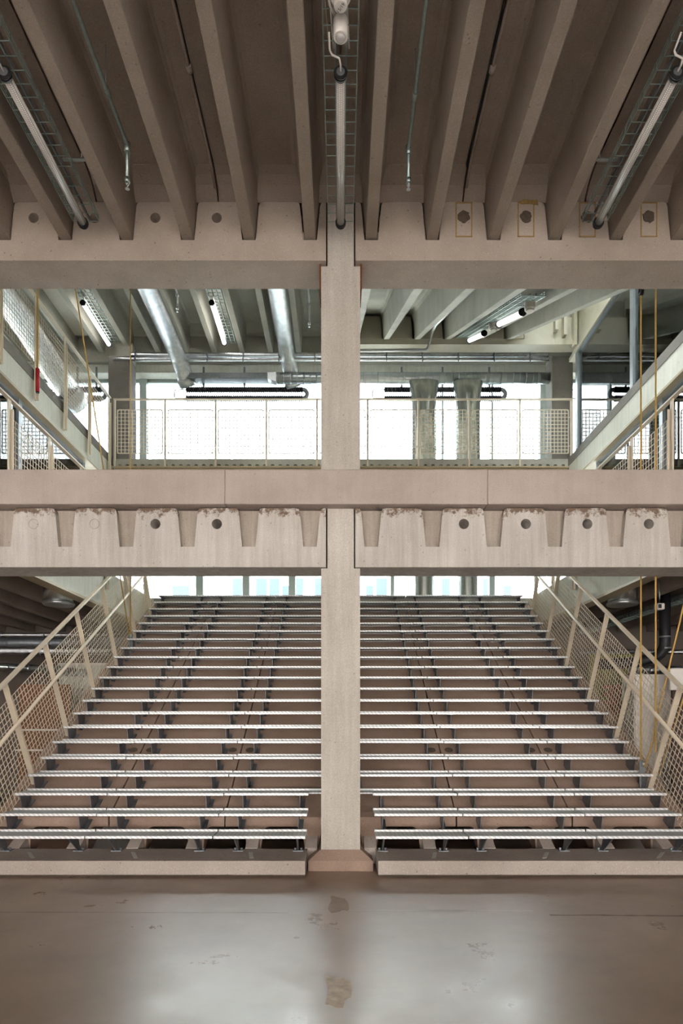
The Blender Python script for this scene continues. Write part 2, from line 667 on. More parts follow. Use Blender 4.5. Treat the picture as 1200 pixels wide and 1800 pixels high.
def beam_outline(side, x_end, x_out, zbot, zslot, ztop, wb=0.134, wt=0.205):
    """outline with rib slots between trapezoid crests, ordered along x"""
    pts = [(x_end, zbot), (x_end, ztop)]
    k = 0
    while True:
        c = (k + 0.5) * PITCH
        if c + 0.2 > x_out:
            break
        hb, ht = wb / 2, wt / 2
        if c - ht - 0.03 > x_end:
            pts.append((c - ht - 0.03, ztop))
        pts += [(c - ht - 0.006, ztop - 0.012), (c - ht + 0.004, ztop - 0.045), (c - hb, zslot), (c + hb, zslot), (c + ht - 0.004, ztop - 0.045), (c + ht + 0.006, ztop - 0.012), (c + ht + 0.03, ztop)]
        k += 1
    pts += [(x_out, ztop), (x_out, zbot)]
    return [(side * x, z) for x, z in pts]


ZU0, ZU1, ZU2 = PZ(458, YB), PZ(422, YB), PZ(355, YB)
ZL0, ZL1, ZL2 = PZ(997, YB), PZ(961, YB), PZ(893, YB)
HOLES_U = PZ(383, YB)
HOLES_L = PZ(921, YB)
hx = [PX(p, YB) for p in (381, 273, 166, 59)]
hr = [PX(p, YB) for p in (815, 924, 1032, 1140)]
XE = 0.146
for side, nm in ((-1, 'left'), (1, 'right')):
    # upper beam
    b = thing('concrete_beam', 'precast concrete beam under the hall ceiling, %s of the column' % nm, 'beam', (side * 3.5, YB, ZU0))
    m = MB()
    hs = [(x, HOLES_U, 0.05) for x in (hx if side < 0 else hr)]
    poly_with_holes(m, beam_outline(side, XE, 6.9, ZU0, ZU1, ZU2), hs if side < 0 else [], YB, YB + TB, 0.34)
    m.build('beam_body', 'conc', b)
    if side > 0:
        for i, (x, z, r) in enumerate(hs):
            r0 = 0.055
            random.seed(40 + i)
            pl = [(x + r0 * random.uniform(0.9, 1.25) * math.cos(a), 0, z + 0.01 + r0 * random.uniform(0.9, 1.2) * math.sin(a)) for a in [k * math.pi / 9 for k in range(18)]]
            MB().prism(pl, (0, YB - 0.006, 0), (0, YB + 0.02, 0)).build('mortar_patch', 'pit', b)
            g = MB()
            w, h0, h1, tk = 0.083, z - 0.19, z + 0.155, 0.012
            g.box(x - w, x - w + tk, YB - 0.003, YB + 0.01, h0, h1).box(x + w - tk, x + w, YB - 0.003, YB + 0.01, h0, h1)
            g.box(x - w, x + w, YB - 0.003, YB + 0.01, h0, h0 + tk).box(x - w, x + w, YB - 0.0035, YB + 0.01, h1 - tk, h1)
            if i == 1:
                g.prism([(x - 0.06, 0, h1), (x - 0.02, 0, h1 + 0.02), (x + 0.06, 0, h1 + 0.012), (x + 0.11, 0, h1 + 0.02), (x + 0.12, 0, h1 - 0.03), (x + 0.03, 0, h1 - 0.018), (x - 0.05, 0, h1 - 0.02)], (0, YB - 0.01, 0), (0, YB + 0.01, 0))
            g.build('adhesive_frame', 'glue', b)
    # lower beam
    b = thing('concrete_beam', 'notched precast concrete beam with round holes above the stairs, %s of the column' % nm, 'beam', (side * 3.5, YB, ZL0))
    m = MB()
    hs = [(x, HOLES_L, 0.05) for x in (hx if side < 0 else hr)]
    openh = hs[:2] if side < 0 else hs
    filled = hs[2:] if side < 0 else []
    poly_with_holes(m, beam_outline(side, XE, 6.9, ZL0, ZL1, ZL2), openh, YB, YB + TB, 0.34)
    m.build('beam_body', 'conc_low', b)
    for (x, z, r) in filled:
        rg = MB()
        n = 24
        vs = []
        for rr_, yy in ((0.05, YB - 0.002), (0.044, YB - 0.002), (0.044, YB + 0.004), (0.05, YB + 0.004)):
            vs += [(x + rr_ * math.cos(2 * math.pi * k / n), yy, z + rr_ * math.sin(2 * math.pi * k / n)) for k in range(n)]
        fs = []
        for q in range(4):
            for k in range(n):
                fs.append((q * n + k, q * n + (k + 1) % n, ((q + 1) % 4) * n + (k + 1) % n, ((q + 1) % 4) * n + k))
        rg.add(vs, fs)
        rg.build('hole_plug', 'mortar', b)
    for k in range(11):
        cx = side * (k + 0.5) * PITCH
        MB().box(cx - 0.115, cx + 0.115, YB + 0.07, YB + TB - 0.01, ZL1 - 0.005, ZL2 - 0.005).build('slot_infill', 'mortar', b)

# long edge beam lying across the lower beams
YE = 6.2
zt, zb = PZ(825, YE), PZ(886, YE)
eb = thing('edge_beam', 'long plain concrete edge beam crossing in front of the column', 'beam', (0, YE, zb))
cuts = [-6.9, PX(395, YE), PX(857, YE), 6.9]
for a, b_ in zip(cuts[:-1], cuts[1:]):
    MB().cbox(a + 0.001, b_ - 0.001, YE, YB + TB - 0.03, zb, zt, 0.006).build('beam_segment', 'conc_band', eb)

# ================================================================== column
YC = 6.34
col = thing('concrete_column', 'square concrete column with flared foot standing before the stairs', 'column', (0, YC, 0))
m = MB()
w = 0.194
# stacked outline in XZ extruded through the depth
prof = [(-w, 0.1), (w, 0.1), (w, ZL0 - 0.004), (0.131, ZL0 - 0.004), (0.131, zb + 0.01), (w, zb + 0.01), (w, ZU0 - 0.03), (0.131, ZU0 - 0.03), (0.131, 6.75),
        (-0.131, 6.75), (-0.131, ZU0 - 0.03), (-w, ZU0 - 0.03), (-w, zb + 0.01), (-0.131, zb + 0.01), (-0.131, ZL0 - 0.004), (-w, ZL0 - 0.004)]
m.prism([(x, 0, z) for x, z in prof], (0, YC, 0), (0, YC + 0.38, 0))
m.build('shaft', 'conc_col', col)
m = MB()
y0, y1, w0 = 6.24, 6.86, 0.318
vs = [(-w0, y0, 0), (w0, y0, 0), (w0, y1, 0), (-w0, y1, 0), (-w0, y0, 0.1), (w0, y0, 0.1), (w0, y1, 0.1), (-w0, y1, 0.1),
      (-w - 0.01, YC - 0.012, 0.19), (w + 0.01, YC - 0.012, 0.19), (w + 0.01, YC + 0.4, 0.19), (-w - 0.01, YC + 0.4, 0.19)]
m.add(vs, [(0, 1, 5, 4), (1, 2, 6, 5), (2, 3, 7, 6), (3, 0, 4, 7), (4, 5, 9, 8), (5, 6, 10, 9), (6, 7, 11, 10), (7, 4, 8, 11), (8, 9, 10, 11), (3, 2, 1, 0)])
m.build('column_foot', 'conc_stair', col)
for s in (-1, 1):
    for z0_, z1_ in ((ZL0 - 0.004, zb + 0.01), (ZU0 - 0.03, 6.75)):
        MB().box(min(s * 0.13, s * 0.147), max(s * 0.13, s * 0.147), YC + 0.05, YC + 0.34, z0_, z1_).build('joint_filler', 'pit', col)
    MB().box(s * w, s * (w + 0.016), YC + 0.004, YC + 0.3, ZU0 - 0.25, ZU0 - 0.004).build('bearing_pad', 'rust', col)

# ================================================================== staircase
st = thing('staircase', 'wide concrete staircase with perforated steel treads behind the column', 'staircase', (0, 6.05, 0))
yl = Y1 + (NROW - 2) * RUN
zl = Z1 + (NROW - 2) * RISE
y_start, y_end = 6.66, 12.05
for i in range(-3, 3):
    m = MB()
    x0 = i * 2 * PITCH
    th = 0.085
    pr = tt_profile(2 * PITCH, -0.42, -th, 0.0, 0.008)
    P0 = Vector((x0, y_start, zslab(y_start)))
    L = (y_end - y_start) / SD.y
    # ribs and slab: each profile point slid along the slope to a vertical end cut
    lo, hi = [], []
    for x, n_ in pr:
        q = P0 + Vector((x, 0, 0)) + SN * n_
        ya = y_start if n_ > -0.2 else y_start + 0.05
        lo.append(q + SD * ((ya - q.y) / SD.y))
        hi.append(q + SD * ((y_end - q.y) / SD.y))
    n = len(pr)
    m.add(lo + hi, [tuple(range(n)), tuple(range(2 * n - 1, n - 1, -1))] + [(k, (k + 1) % n, n + (k + 1) % n, n + k) for k in range(n)])
    pan = m.build('concrete_panel', 'conc_stair', st)
    for c in (x0 + PITCH / 2, x0 + 1.5 * PITCH):
        f = MB()
        # foot of the rib, tapering down onto the kerb
        za, zc = zslab(y_start) - 0.07, 0.165
        f.prism([(c - 0.1, 0, za), (c + 0.1, 0, za), (c + 0.075, 0, za - 0.06), (c + 0.056, 0, 0.26), (c + 0.056, 0, 0.0), (c - 0.056, 0, 0.0), (c - 0.056, 0, 0.26), (c - 0.075, 0, za - 0.06)], (0, y_start + 0.01, 0), (0, y_start + 0.16, 0))
        f.prism([(0, 6.476, 0.02), (0, 6.476, 0.178), (0, y_start + 0.02, 0.275), (0, y_start + 0.02, 0.02)], (c - 0.062, 0, 0), (c + 0.062, 0, 0))
        sub('rib_foot', f.mesh('rib_foot'), pan).data.materials.append(M['conc_kerb'])
for jx in (-2, -1, 1, 2):
    for dx in (-0.105, 0.105):
        yy = 7.76
        c = Vector((jx * 2 * PITCH + dx, yy, zslab(yy)))
        ring = [c + Vector((0.052 * math.cos(a), 0, 0)) + SD * (0.052 * math.sin(a)) for a in [k * math.pi / 9 for k in range(18)]]
        MB().prism(ring, SN * -0.01, SN * 0.003).build('lifting_hole', 'pit', st)
# row of bolts near the foot of the slab
for i in range(12):
    x = (-5.5 + i) * PITCH + 0.12
    y = 6.76
    c = Vector((x, y, zslab(y)))
    MB().tube([c - SN * 0.01, c + SN * 0.025], 0.016, 6, smooth=False).build('anchor_bolt', 'galv_dark', st)

TD, TT_ = 0.283, 0.022


def tread_meshes(wd):
    p = MB().box(0.006, wd - 0.006, 0.018, TD - 0.012, -0.018, -0.002).mesh('tread')
    p.materials.append(M['grating'])
    nz = MB()
    nz.prism([(0, 0, -TT_), (0, 0, 0.0), (0, 0.006, 0.004), (0, 0.024, 0.003), (0, 0.024, -0.004), (0, 0.01, -0.006), (0, 0.01, -TT_)], (0.006, 0, 0), (wd - 0.006, 0, 0))
    a = nz.mesh('nosing')
    a.materials.append(M['nosing'])
    bl = MB()
    bl.prism([(0, TD - 0.012, -TT_), (0, TD - 0.012, 0.016), (0, TD, 0.02), (0, TD, -TT_)], (0.006, 0, 0), (wd - 0.006, 0, 0))
    c = bl.mesh('back_lip')
    c.materials.append(M['nosing'])
    return p, a, c


def bracket_mesh(x):
    m = MB()
    zz = lambda y: -0.27 + SL * y + 0.002
    m.prism([(0, 0.03, -TT_), (0, TD - 0.02, -TT_), (0, TD - 0.02, zz(TD - 0.02)), (0, 0.1, zz(0.1)), (0, 0.075, zz(0.1) + 0.01)], (x - 0.004, 0, 0), (x + 0.004, 0, 0))
    m.box(x - 0.03, x + 0.03, 0.03, TD - 0.02, -TT_ - 0.006, -TT_ + 0.001)
    q0, q1 = Vector((x + 0.02, 0.08, zz(0.08))), Vector((x + 0.02, TD, zz(TD)))
    m.bar(q0, q1, 0.045, 0.008, SN)
    me = m.mesh('bracket')
    me.materials.append(M['galv_dark'])
    return me


def leg_mesh(x):
    m = MB()
    zf = 0.168 - (Z1 - RISE)
    m.prism([(0, 0.06, -TT_), (0, TD, -TT_), (0, TD + 0.08, zf), (0, TD + 0.03, zf)], (x - 0.005, 0, 0), (x + 0.005, 0, 0))
    m.box(x - 0.03, x + 0.03, 0.05, TD, -TT_ - 0.006, -TT_ + 0.001)
    m.box(x - 0.05, x + 0.05, TD + 0.02, TD + 0.12, zf - 0.004, zf + 0.008)
    m.tube([(x + 0.03, TD + 0.07, zf), (x + 0.03, TD + 0.07, zf + 0.03)], 0.012, 6, smooth=False)
    m.tube([(x - 0.03, TD + 0.07, zf), (x - 0.03, TD + 0.07, zf + 0.03)], 0.012, 6, smooth=False)
    me = m.mesh('bracket')
    me.materials.append(M['galv_dark'])
    return me


SEG = [(-3.40, -2.43, 'o'), (-2.43, -1.215, 'm'), (-1.215, -0.005, 'c'), (0.005, 1.215, 'c'), (1.215, 2.43, 'm'), (2.43, 3.40, 'p')]
TM = {'o': tread_meshes(0.97), 'p': None, 'm': tread_meshes(1.215), 'c': tread_meshes(1.21), 's': tread_meshes(0.885)}
TM['p'] = TM['o']
BRX = {'o': (0.05, 0.78), 'm': (0.19, 1.02), 'c': (0.19, 1.02), 'p': (0.19, 0.92), 's': (0.19, 0.79), 't': (0.09, 0.7)}
BM = {k: [bracket_mesh(x) for x in v] for k, v in BRX.items()}
LM = {k: [leg_mesh(x) for x in v] for k, v in BRX.items()}
for r in range(NROW):
    y, z = Y1 + (r - 1) * RUN, Z1 + (r - 1) * RISE
    for (a, b_, kd) in SEG:
        xs, key, bk = a, kd, kd
        if r <= 2 and kd == 'c':
            key = 's'
            bk = 's' if a < 0 else 't'
            if a > 0:
                xs = 0.33
        p, nz, bl = TM[key]
        jit = random.uniform(-0.0015, 0.0015)
        t_ = place('tread', p, st, (xs, y, z + jit))
        sub('nosing', nz, t_)
        sub('back_lip', bl, t_)
        for me in (LM if r == 0 else BM)[bk]:
            if r < NROW - 1 or True:
                sub('bracket', me, t_)
    if r == 2:
        for s in (-1, 1):
            xa, xb = (-0.335, -0.195) if s < 0 else (0.195, 0.335)
            MB().box(xa, xb, y + 0.1, y + TD, z - 0.018, z - 0.002).box(xa, xb, y + TD - 0.012, y + TD, z - 0.02, z + 0.018).build('tread_filler', 'grating', st)

# kerb blocks at the stair foot
for side, nm in ((-1, 'left'), (1, 'right')):
    k = thing('foundation_kerb', 'low speckled concrete kerb at the stair foot, %s of the column' % nm, 'kerb', (side * 2, 6.2, 0))
    x_in = -0.335 if side < 0 else 0.355
    prof = [(6.03, 0.018), (6.005, 0.025), (6.0, 0.152), (6.006, 0.157), (6.47, 0.172), (6.47, 0.018)]
    xo = side * 3.75
    MB().prism([(0, y, z) for y, z in prof], (x_in, 0, 0), (xo, 0, 0)).build('kerb_body', 'conc_kerb', k)
    MB().box(min(x_in, xo), max(x_in, xo), 6.05, 6.47, 0.0, 0.02).build('mortar_bed', 'pit', k)
    for px in ((75, 250, 447) if side < 0 else (757, 945, 1139)):
        xa = PX(px, 6.3)
        f = xa * 0.05
        MB().prism([(xa - 0.02, 6.1, 0.16), (xa + 0.02, 6.1, 0.16), (xa + 0.02 + f, 6.32, 0.1675), (xa - 0.02 + f, 6.32, 0.1675)], (0, 0, 0), (0, 0, 0.0025)).build('chalk_mark', 'white_wall', k)

# ================================================================== guard rails


def grid_panel(m, o, u, v, lu, lv, su, sv, t=0.005, off=0.0):
    """wire grid in the plane (u, v) from origin o"""
    o, u, v = Vector(o), Vector(u).normalized(), Vector(v).normalized()
    nu, nv = max(1, round(lu / su)), max(1, round(lv / sv))
    nrm = u.cross(v).normalized() * 0.0035
    for i in range(nu + 1):
        p = o + u * (lu * i / nu) + nrm
        m.bar(p, p + v * lv, t, t, u)
    for j in range(nv + 1):
        p = o + v * (lv * j / nv) - nrm
        m.bar(p, p + u * lu, t, t, v)


def stair_guard(side, nm):
    X = side * 3.435
    g = thing('stair_guard', 'beige steel guard with wire mesh up the %s side of the stairs' % nm, 'railing', (X, 6.2, 0.2))
    ys = [(7.15 if side < 0 else 7.08) + 0.882 * k for k in range(-1, 6)]

    def at(y, n_, x=X):
        return Vector((x, y, zslab(y) + 0.005)) + SN * n_
    for y in ys:
        if y < 6.2:
            continue
        m = MB()
        m.bar(at(y, 0.0), at(y, 1.265), 0.06, 0.014, SD)
        m.bar(at(y + 0.02, 0.0, X - side * 0.0), at(y + 0.02, 1.2), 0.014, 0.05, SD)
        m.build('post', 'beige', g)
    ya, yb = ys[0] - 0.2, ys[-1] + 0.35
    MB().bar(at(ya, 1.275), at(yb, 1.275), 0.05, 0.022, SN).build('top_rail', 'beige', g)
    MB().tube([at(ya, 0.84, X - side * 0.06), at(yb, 0.84, X - side * 0.06)], 0.021, 10).build('handrail', 'beige', g)
    for y in ys[1:]:
        b_ = MB()
        b_.tube([at(y, 0.86, X), at(y + 0.02, 0.80, X - side * 0.03), at(y + 0.03, 0.825, X - side * 0.06)], 0.007, 6)
        b_.build('handrail_bracket', 'beige', g)
    for a, c in zip(ys[:-1], ys[1:]):
        m = MB()
        o = at(a + 0.03, 0.04, X + side * 0.02)
        grid_panel(m, o, SD, SN, (c - a - 0.035) / SD.y, 1.03, 0.066, 0.066, 0.0055)
        m.build('wire_mesh', 'beige', g)
    # last raking bay to the top newel
    m = MB()
    o = at(ys[-1] + 0.03, 0.04, X + side * 0.02)
    grid_panel(m, o, SD, SN, 0.3, 1.03, 0.066, 0.066, 0.0055)
    m.build('wire_mesh', 'beige', g)
    return g


stair_guard(-1, 'left')
stair_guard(1, 'right')


def level_guard(name, label, X, ys, zfloor, ztop, zpost, side, notch=True):
    g = thing(name, label, 'railing', (X, ys[0], zfloor))
    for y in ys:
        m = MB()
        m.box(X - 0.007, X + 0.007, y - 0.03, y + 0.03, zpost, ztop)
        m.box(X - 0.03, X + 0.03, y + 0.03, y + 0.04, zpost, ztop - 0.09)
        m.build('post', 'beige', g)
    MB().box(X - 0.026, X + 0.026, ys[0] - 0.6, ys[-1] + 0.05, ztop, ztop + 0.018).build('top_rail', 'beige', g)
    for a, c in zip(ys[:-1], ys[1:]):
        m = MB()
        grid_panel(m, (X, a + 0.05, zfloor + 0.05), (0, 1, 0), (0, 0, 1), c - a - 0.07, ztop - 0.18 - zfloor - 0.05, 0.066, 0.066, 0.0055)
        m.build('wire_mesh', 'beige', g)
    return g


for side, nm in ((-1, 'left'), (1, 'right')):
    level_guard('landing_guard', 'beige mesh guard rail along the middle floor edge, %s side' % nm, side * 3.57,
                [6.87 + 0.95 * k for k in range(0, 6)], LAND, 4.93, 3.44, side)
level_guard('gallery_guard', 'tall beige mesh guard rail along the upper left gallery edge', -GX + 0.03,
            [7.55 + 1.01 * k for k in range(0, 6)], G2, 7.80, 6.26, -1)

# rear gallery guard of framed mesh panels
g = thing('gallery_guard', 'pale guard rail of nine framed mesh panels across the rear gallery', 'railing', (0, GY, G2))
xs = [PX(p, GY) for p in (202, 290.5, 379, 468, 557, 646, 735, 824, 913, 1003)]
zt_ = PZ(704, GY)
for x in xs:
    MB().box(x - 0.018, x + 0.018, GY - 0.025, GY + 0.0, PZ(820, GY), zt_).build('post', 'beige', g)
MB().box(xs[0] - 0.02, xs[-1] + 0.02, GY - 0.04, GY + 0.01, zt_, zt_ + 0.025).build('top_rail', 'beige', g)
za, zc = PZ(797.5, GY), PZ(721, GY)
for a, c in zip(xs[:-1], xs[1:]):
    m = MB()
    x0, x1 = a + 0.055, c - 0.055
    m.tube([(x0 + 0.03, GY - 0.012, za), (x1 - 0.03, GY - 0.012, za), (x1, GY - 0.012, za + 0.03), (x1, GY - 0.012, zc - 0.03), (x1 - 0.03, GY - 0.012, zc), (x0 + 0.03, GY - 0.012, zc), (x0, GY - 0.012, zc - 0.03), (x0, GY - 0.012, za + 0.03), (x0 + 0.03, GY - 0.012, za)], 0.011, 6, False)
    for zz in (za + 0.15, zc - 0.15):
        m.bar((a, GY - 0.012, zz), (x0, GY - 0.012, zz), 0.012, 0.012)
        m.bar((x1, GY - 0.012, zz), (c, GY - 0.012, zz), 0.012, 0.012)
    grid_panel(m, (x0, GY - 0.012, za), (1, 0, 0), (0, 0, 1), x1 - x0, zc - za, 0.074, 0.074, 0.0105)
    m.build('wire_mesh', 'beige', g)

# ================================================================== floors of the upper levels
lf = thing('floor_middle', 'middle storey floor slabs beside and behind the stairs', 'floor', (0, 12, LAND), kind='structure')
for s in (-1, 1):
    MB().box(min(s * 3.63, s * 9), max(s * 3.63, s * 9), YB + TB, 11.95, 3.62, LAND).build('floor_slab', 'conc_far', lf)
    # painted steel edge channel
    m = MB()
    m.prism([(s * 3.6, 0, LAND - 0.01), (s * 3.6, 0, 3.19), (s * 3.56, 0, 3.19), (s * 3.56, 0, 3.165), (s * 3.7, 0, 3.165), (s * 3.7, 0, 3.19), (s * 3.66, 0, 3.19), (s * 3.66, 0, LAND - 0.01)], (0, YB + TB, 0), (0, 11.95, 0))
    m.build('edge_channel', 'conc_side', lf)
    MB().box(min(s * 3.54, s * 3.72), max(s * 3.54, s * 3.72), YB + TB, 11.95, 3.13, 3.166).build('channel_flange', 'beige_dark', lf)
    for i in range(4):
        x0 = 3.63 + i * 2 * PITCH
        xx = x0 if s > 0 else -x0 - 2 * PITCH
        tt_flat(lf, xx + s * 0.5, YB + TB, 12.9, 3.2, 3.56, 3.62, 'conc_ceil', name='ribbed_panel')
MB().box(-9, 9, 12.08, FY - 0.1, 3.5, LAND - 0.012).build('landing_slab', 'conc_far', lf)

lg = thing('floor_upper', 'upper gallery floors around the void', 'floor', (0, 13, G2), kind='structure')
# rear gallery on trapezoidal steel deck
m = MB()
zt2, zb2 = PZ(806, GY), PZ(815.5, GY)
m.box(-9, 9, GY + 0.02, FY - 0.12, zb2, zt2)
m.build('deck_topping', 'conc_far', lg)
prof = []
pitch = 0.155
x = -GX
top, bot = zb2 + 0.002, PZ(819.5, GY)
m = MB()
while x < GX:
    m.prism([(x, 0, top), (x + 0.105, 0, top), (x + 0.085, 0, bot), (x + 0.02, 0, bot)], (0, GY + 0.02, 0), (0, GY + 0.16, 0))
    x += pitch
o = m.build('concrete_flutes', 'conc_far', lg)
o['kind'] = 'stuff'
MB().box(-GX, GX, GY + 0.16, FY - 0.2, bot, top).build('flute_shade_backing', 'heater', lg)  # near-black block put in for the shade inside the deck voids
m = MB()
m.box(-GX, GX, GY - 0.02, GY + 0.14, bot - 0.03, bot)
m.box(-GX, GX, GY + 0.06, GY + 0.075, bot - 0.3, bot)
m.box(-GX, GX, GY - 0.02, GY + 0.14, bot - 0.33, bot - 0.3)
m.build('edge_girder', 'beige_dark', lg)
for s in (-1, 1):
    a, c = GX, 9
    MB().box(min(s * 4.75, s * c), max(s * 4.75, s * c), YB + TB, FY - 0.12, 6.5, G2 - 0.01).build('floor_slab', 'conc_far', lg)
    MB().box(min(s * a, s * 4.9), max(s * a, s * 4.9), YB + TB, FY - 0.12, 6.56, G2).build('concrete_upstand', 'conc_speck', lg)
    m = MB()
    m.prism([(s * (a + 0.01), 0, 6.56), (s * (a + 0.01), 0, 6.2), (s * (a - 0.02), 0, 6.19), (s * (a - 0.02), 0, 6.165), (s * 4.8, 0, 6.165), (s * 4.8, 0, 6.56)], (0, YB + TB, 0), (0, GY, 0))
    m.build('edge_channel', 'conc_side', lg)
    MB().box(min(s * (a - 0.035), s * 4.9), max(s * (a - 0.035), s * 4.9), YB + TB, GY, 6.13, 6.166).build('channel_flange', 'beige_dark', lg)
    for i in range(3):
        x0 = 4.92 + i * 2 * PITCH
        xx = x0 if s > 0 else -x0 - 2 * PITCH
        tt_flat(lg, xx, YB + TB, FY - 0.2, 6.05, 6.42, 6.5, 'conc_far', name='ribbed_panel')

# ================================================================== ceiling of the upper storey (left) and roof (right)
c3 = thing('ceiling_upper', 'grey ribbed ceiling of the upper storey, left half', 'ceiling', (-4, 10, 9.3), kind='structure')
Z3 = 9.33
for i in range(-7, 0):
    tt_flat(c3, i * 2 * PITCH, YB + TB + 0.2, 13.75, Z3, 9.8, 9.95, 'conc_far', cove=(13.72, 9.68), name='ceiling_panel')
MB().box(-9, 0.0, 6.5, FY + 0.2, 9.952, 10.05).build('ceiling_topping', 'conc_far', c3)
MB().box(-5.74, -5.15, 7.5, 13.6, 9.62, 9.68).build('infill_board', 'cream', c3)
rf = thing('roof', 'glazed high roof over the upper flight', 'roof', (4, 10, 12.4), kind='structure')
for k in range(7):
    MB().box(0, 9, 6.5 + k * 1.27, 6.58 + k * 1.27, 12.4, 12.6).build('roof_rafter', 'cream', rf)
MB().box(0, 9, 6.5, 10.6, 12.48, 12.5).build('rooflight_glass', 'glass_out', rf)
MB().box(0, 9, 10.6, FY + 0.2, 12.45, 12.55).build('roof_board', 'cream', rf)
MB().box(-0.12, 0, 6.5, FY + 0.2, 9.95, 12.6).build('roof_upstand', 'white_wall', rf)

# upper flight soffit, rising away from the viewer
fs_ = thing('upper_flight', 'underside of a second ribbed concrete stair flight at upper right', 'staircase', (1.8, 7.4, 6.95))
s2 = 0.474
D2 = Vector((0, 1, s2)).normalized()
N2 = Vector((0, -s2, 1)).normalized()
for i in range(0, 3):
    m = MB()
    pr = tt_profile(2 * PITCH, 0.0, 0.46, 0.56, 0.004)
    lo, hi = [], []
    P0 = Vector((i * 2 * PITCH, 12.67, 8.98))
    for x, n_ in pr:
        q = P0 + Vector((x, 0, 0)) + N2 * n_
        lo.append(q + D2 * ((7.3 - q.y) / D2.y))
        hi.append(q + D2 * ((12.78 - q.y) / D2.y))
    n = len(pr)
    m.add(lo + hi, [tuple(range(n)), tuple(range(2 * n - 1, n - 1, -1))] + [(k, (k + 1) % n, n + (k + 1) % n, n + k) for k in range(n)])
    m.build('concrete_panel', 'conc_far', fs_)

# steel girder carrying the head of the flight
gd = thing('steel_girder', 'cream painted steel girder with upright plates at the flight head', 'beam', (1.9, 12.7, 8.85))
MB().box(0.0, 4.9, 12.62, 12.9, 8.86, 8.97).build('bottom_flange', 'cream', gd)
for k in range(-1, 7):
    a, c = (k + 0.5) * PITCH + 0.1, (k + 1.5) * PITCH - 0.1
    if k == -1:
        a = 0.0
    if k == 6:
        c = 4.75
        a = 3.63 + 0.02
        MB().box(a, c, 12.66, 12.72, 8.97, 9.42).build('web_plate', 'cream', gd)
        continue
    if k >= 5:
        c = min(c, 3.62)
    MB().prism([(a, 0, 8.97), (c, 0, 8.97), (c - 0.02, 0, 9.4), (a + 0.02, 0, 9.4)], (0, 12.6, 0), (0, 12.65, 0)).build('web_plate', 'cream', gd)
MB().box(0.0, 3.64, 12.8, 12.86, 8.97, 9.9).build('back_plate', 'conc_far', gd)
for x, z0, z1 in ((4.25, 9.1, 9.34), (4.42, 9.0, 9.5), (4.62, 8.8, 9.6)):
    MB().box(x - 0.03, x + 0.03, 12.52, 12.66, z0, z1).build('stiffener', 'cream', gd)
# sloping steel rail over the glass wall
gb = thing('steel_beam', 'cream steel edge beam above the upper right glass wall', 'beam', (4.7, 10, 8.65))
m = MB()
m.box(4.62, 4.8, YB + TB, 12.9, 8.66, 8.74).box(4.68, 4.74, YB + TB, 12.9, 8.74, 9.5).box(4.6, 4.82, YB + TB, 12.9, 9.5, 9.56)
m.build('beam_body', 'cream', gb)
# level 3 slab behind the girder
MB().box(0.0, 9, 12.9, FY - 0.1, 9.42, 9.9).build('floor_slab', 'conc_far', lg)
MB().box(4.82, 9, YB + TB, 12.9, 9.42, 9.9).build('floor_slab', 'conc_far', lg)

# facade downstand beam
fb = thing('facade_beam', 'pale concrete downstand beam along the rear facade', 'beam', (0, 13.8, 9.0))
MB().cbox(-9, 9, 13.86, 14.15, PZ(655, 13.86), PZ(640, 13.86), 0.01).build('lit_face_ledge', 'conc_side', fb)  # whiter colour stands for the light on the beam's lower face
MB().box(-9, 9, 13.76, 14.15, PZ(640, 13.86) - 0.001, 9.8).build('beam_body', 'conc_far', fb)

# rear columns
for s, mt, nm in ((-1, 'conc_speck', 'brown-grey concrete column at the left end of the rear gallery'), (1, 'conc_speck', 'speckled grey concrete column at the right end of the rear gallery')):
    cc = thing('concrete_column', nm, 'column', (s * 4.63, 13.4, G2))
    MB().cbox(s * 4.63 - 0.22, s * 4.63 + 0.22, 13.3, 13.74, G2, 9.0 + 0.02, 0.012).build('shaft', mt, cc)
    MB().box(s * 4.63 - 0.22, s * 4.63 + 0.22, 13.5, 13.74, 9.0, 9.4).build('column_head', 'conc_far', cc)

# ================================================================== walls
wl = MB().box(-9.2, -9, -7, FY + 0.2, -0.2, 12.6).build('wall_left', 'grey_wall')
tag(wl, 'grey plaster side wall far left', 'wall', kind='structure')
wr = MB().box(9, 9.2, -7, FY + 0.2, -0.2, 12.6).build('wall_right', 'grey_wall')
tag(wr, 'grey plaster side wall far right', 'wall', kind='structure')
wb = MB().box(-9, 9, 12.95, 13.1, 0, 3.5).build('wall_back', plain('taupe_plaster', (112, 102, 94), 0.9, 0, 0.1, 3))
tag(wb, 'taupe plaster wall behind the ground floor', 'wall', kind='structure')
wf = thing('facade_wall', 'solid parts of the rear facade', 'wall', (0, FY, 0), kind='structure')
MB().box(-9, 9, FY, FY + 0.2, 0, LAND).build('spandrel', 'white_wall', wf)
MB().box(-9, 9, FY + 0.02, FY + 0.2, 6.1, 6.6).build('spandrel', 'white_wall', wf)
MB().box(-9, 9, FY, FY + 0.2, 8.98, 12.6).build('spandrel', 'white_wall', wf)
MB().box(-9, 9, 6.4, 6.6, 7.05, 12.6).build('upper_wall', 'white_wall', wf)
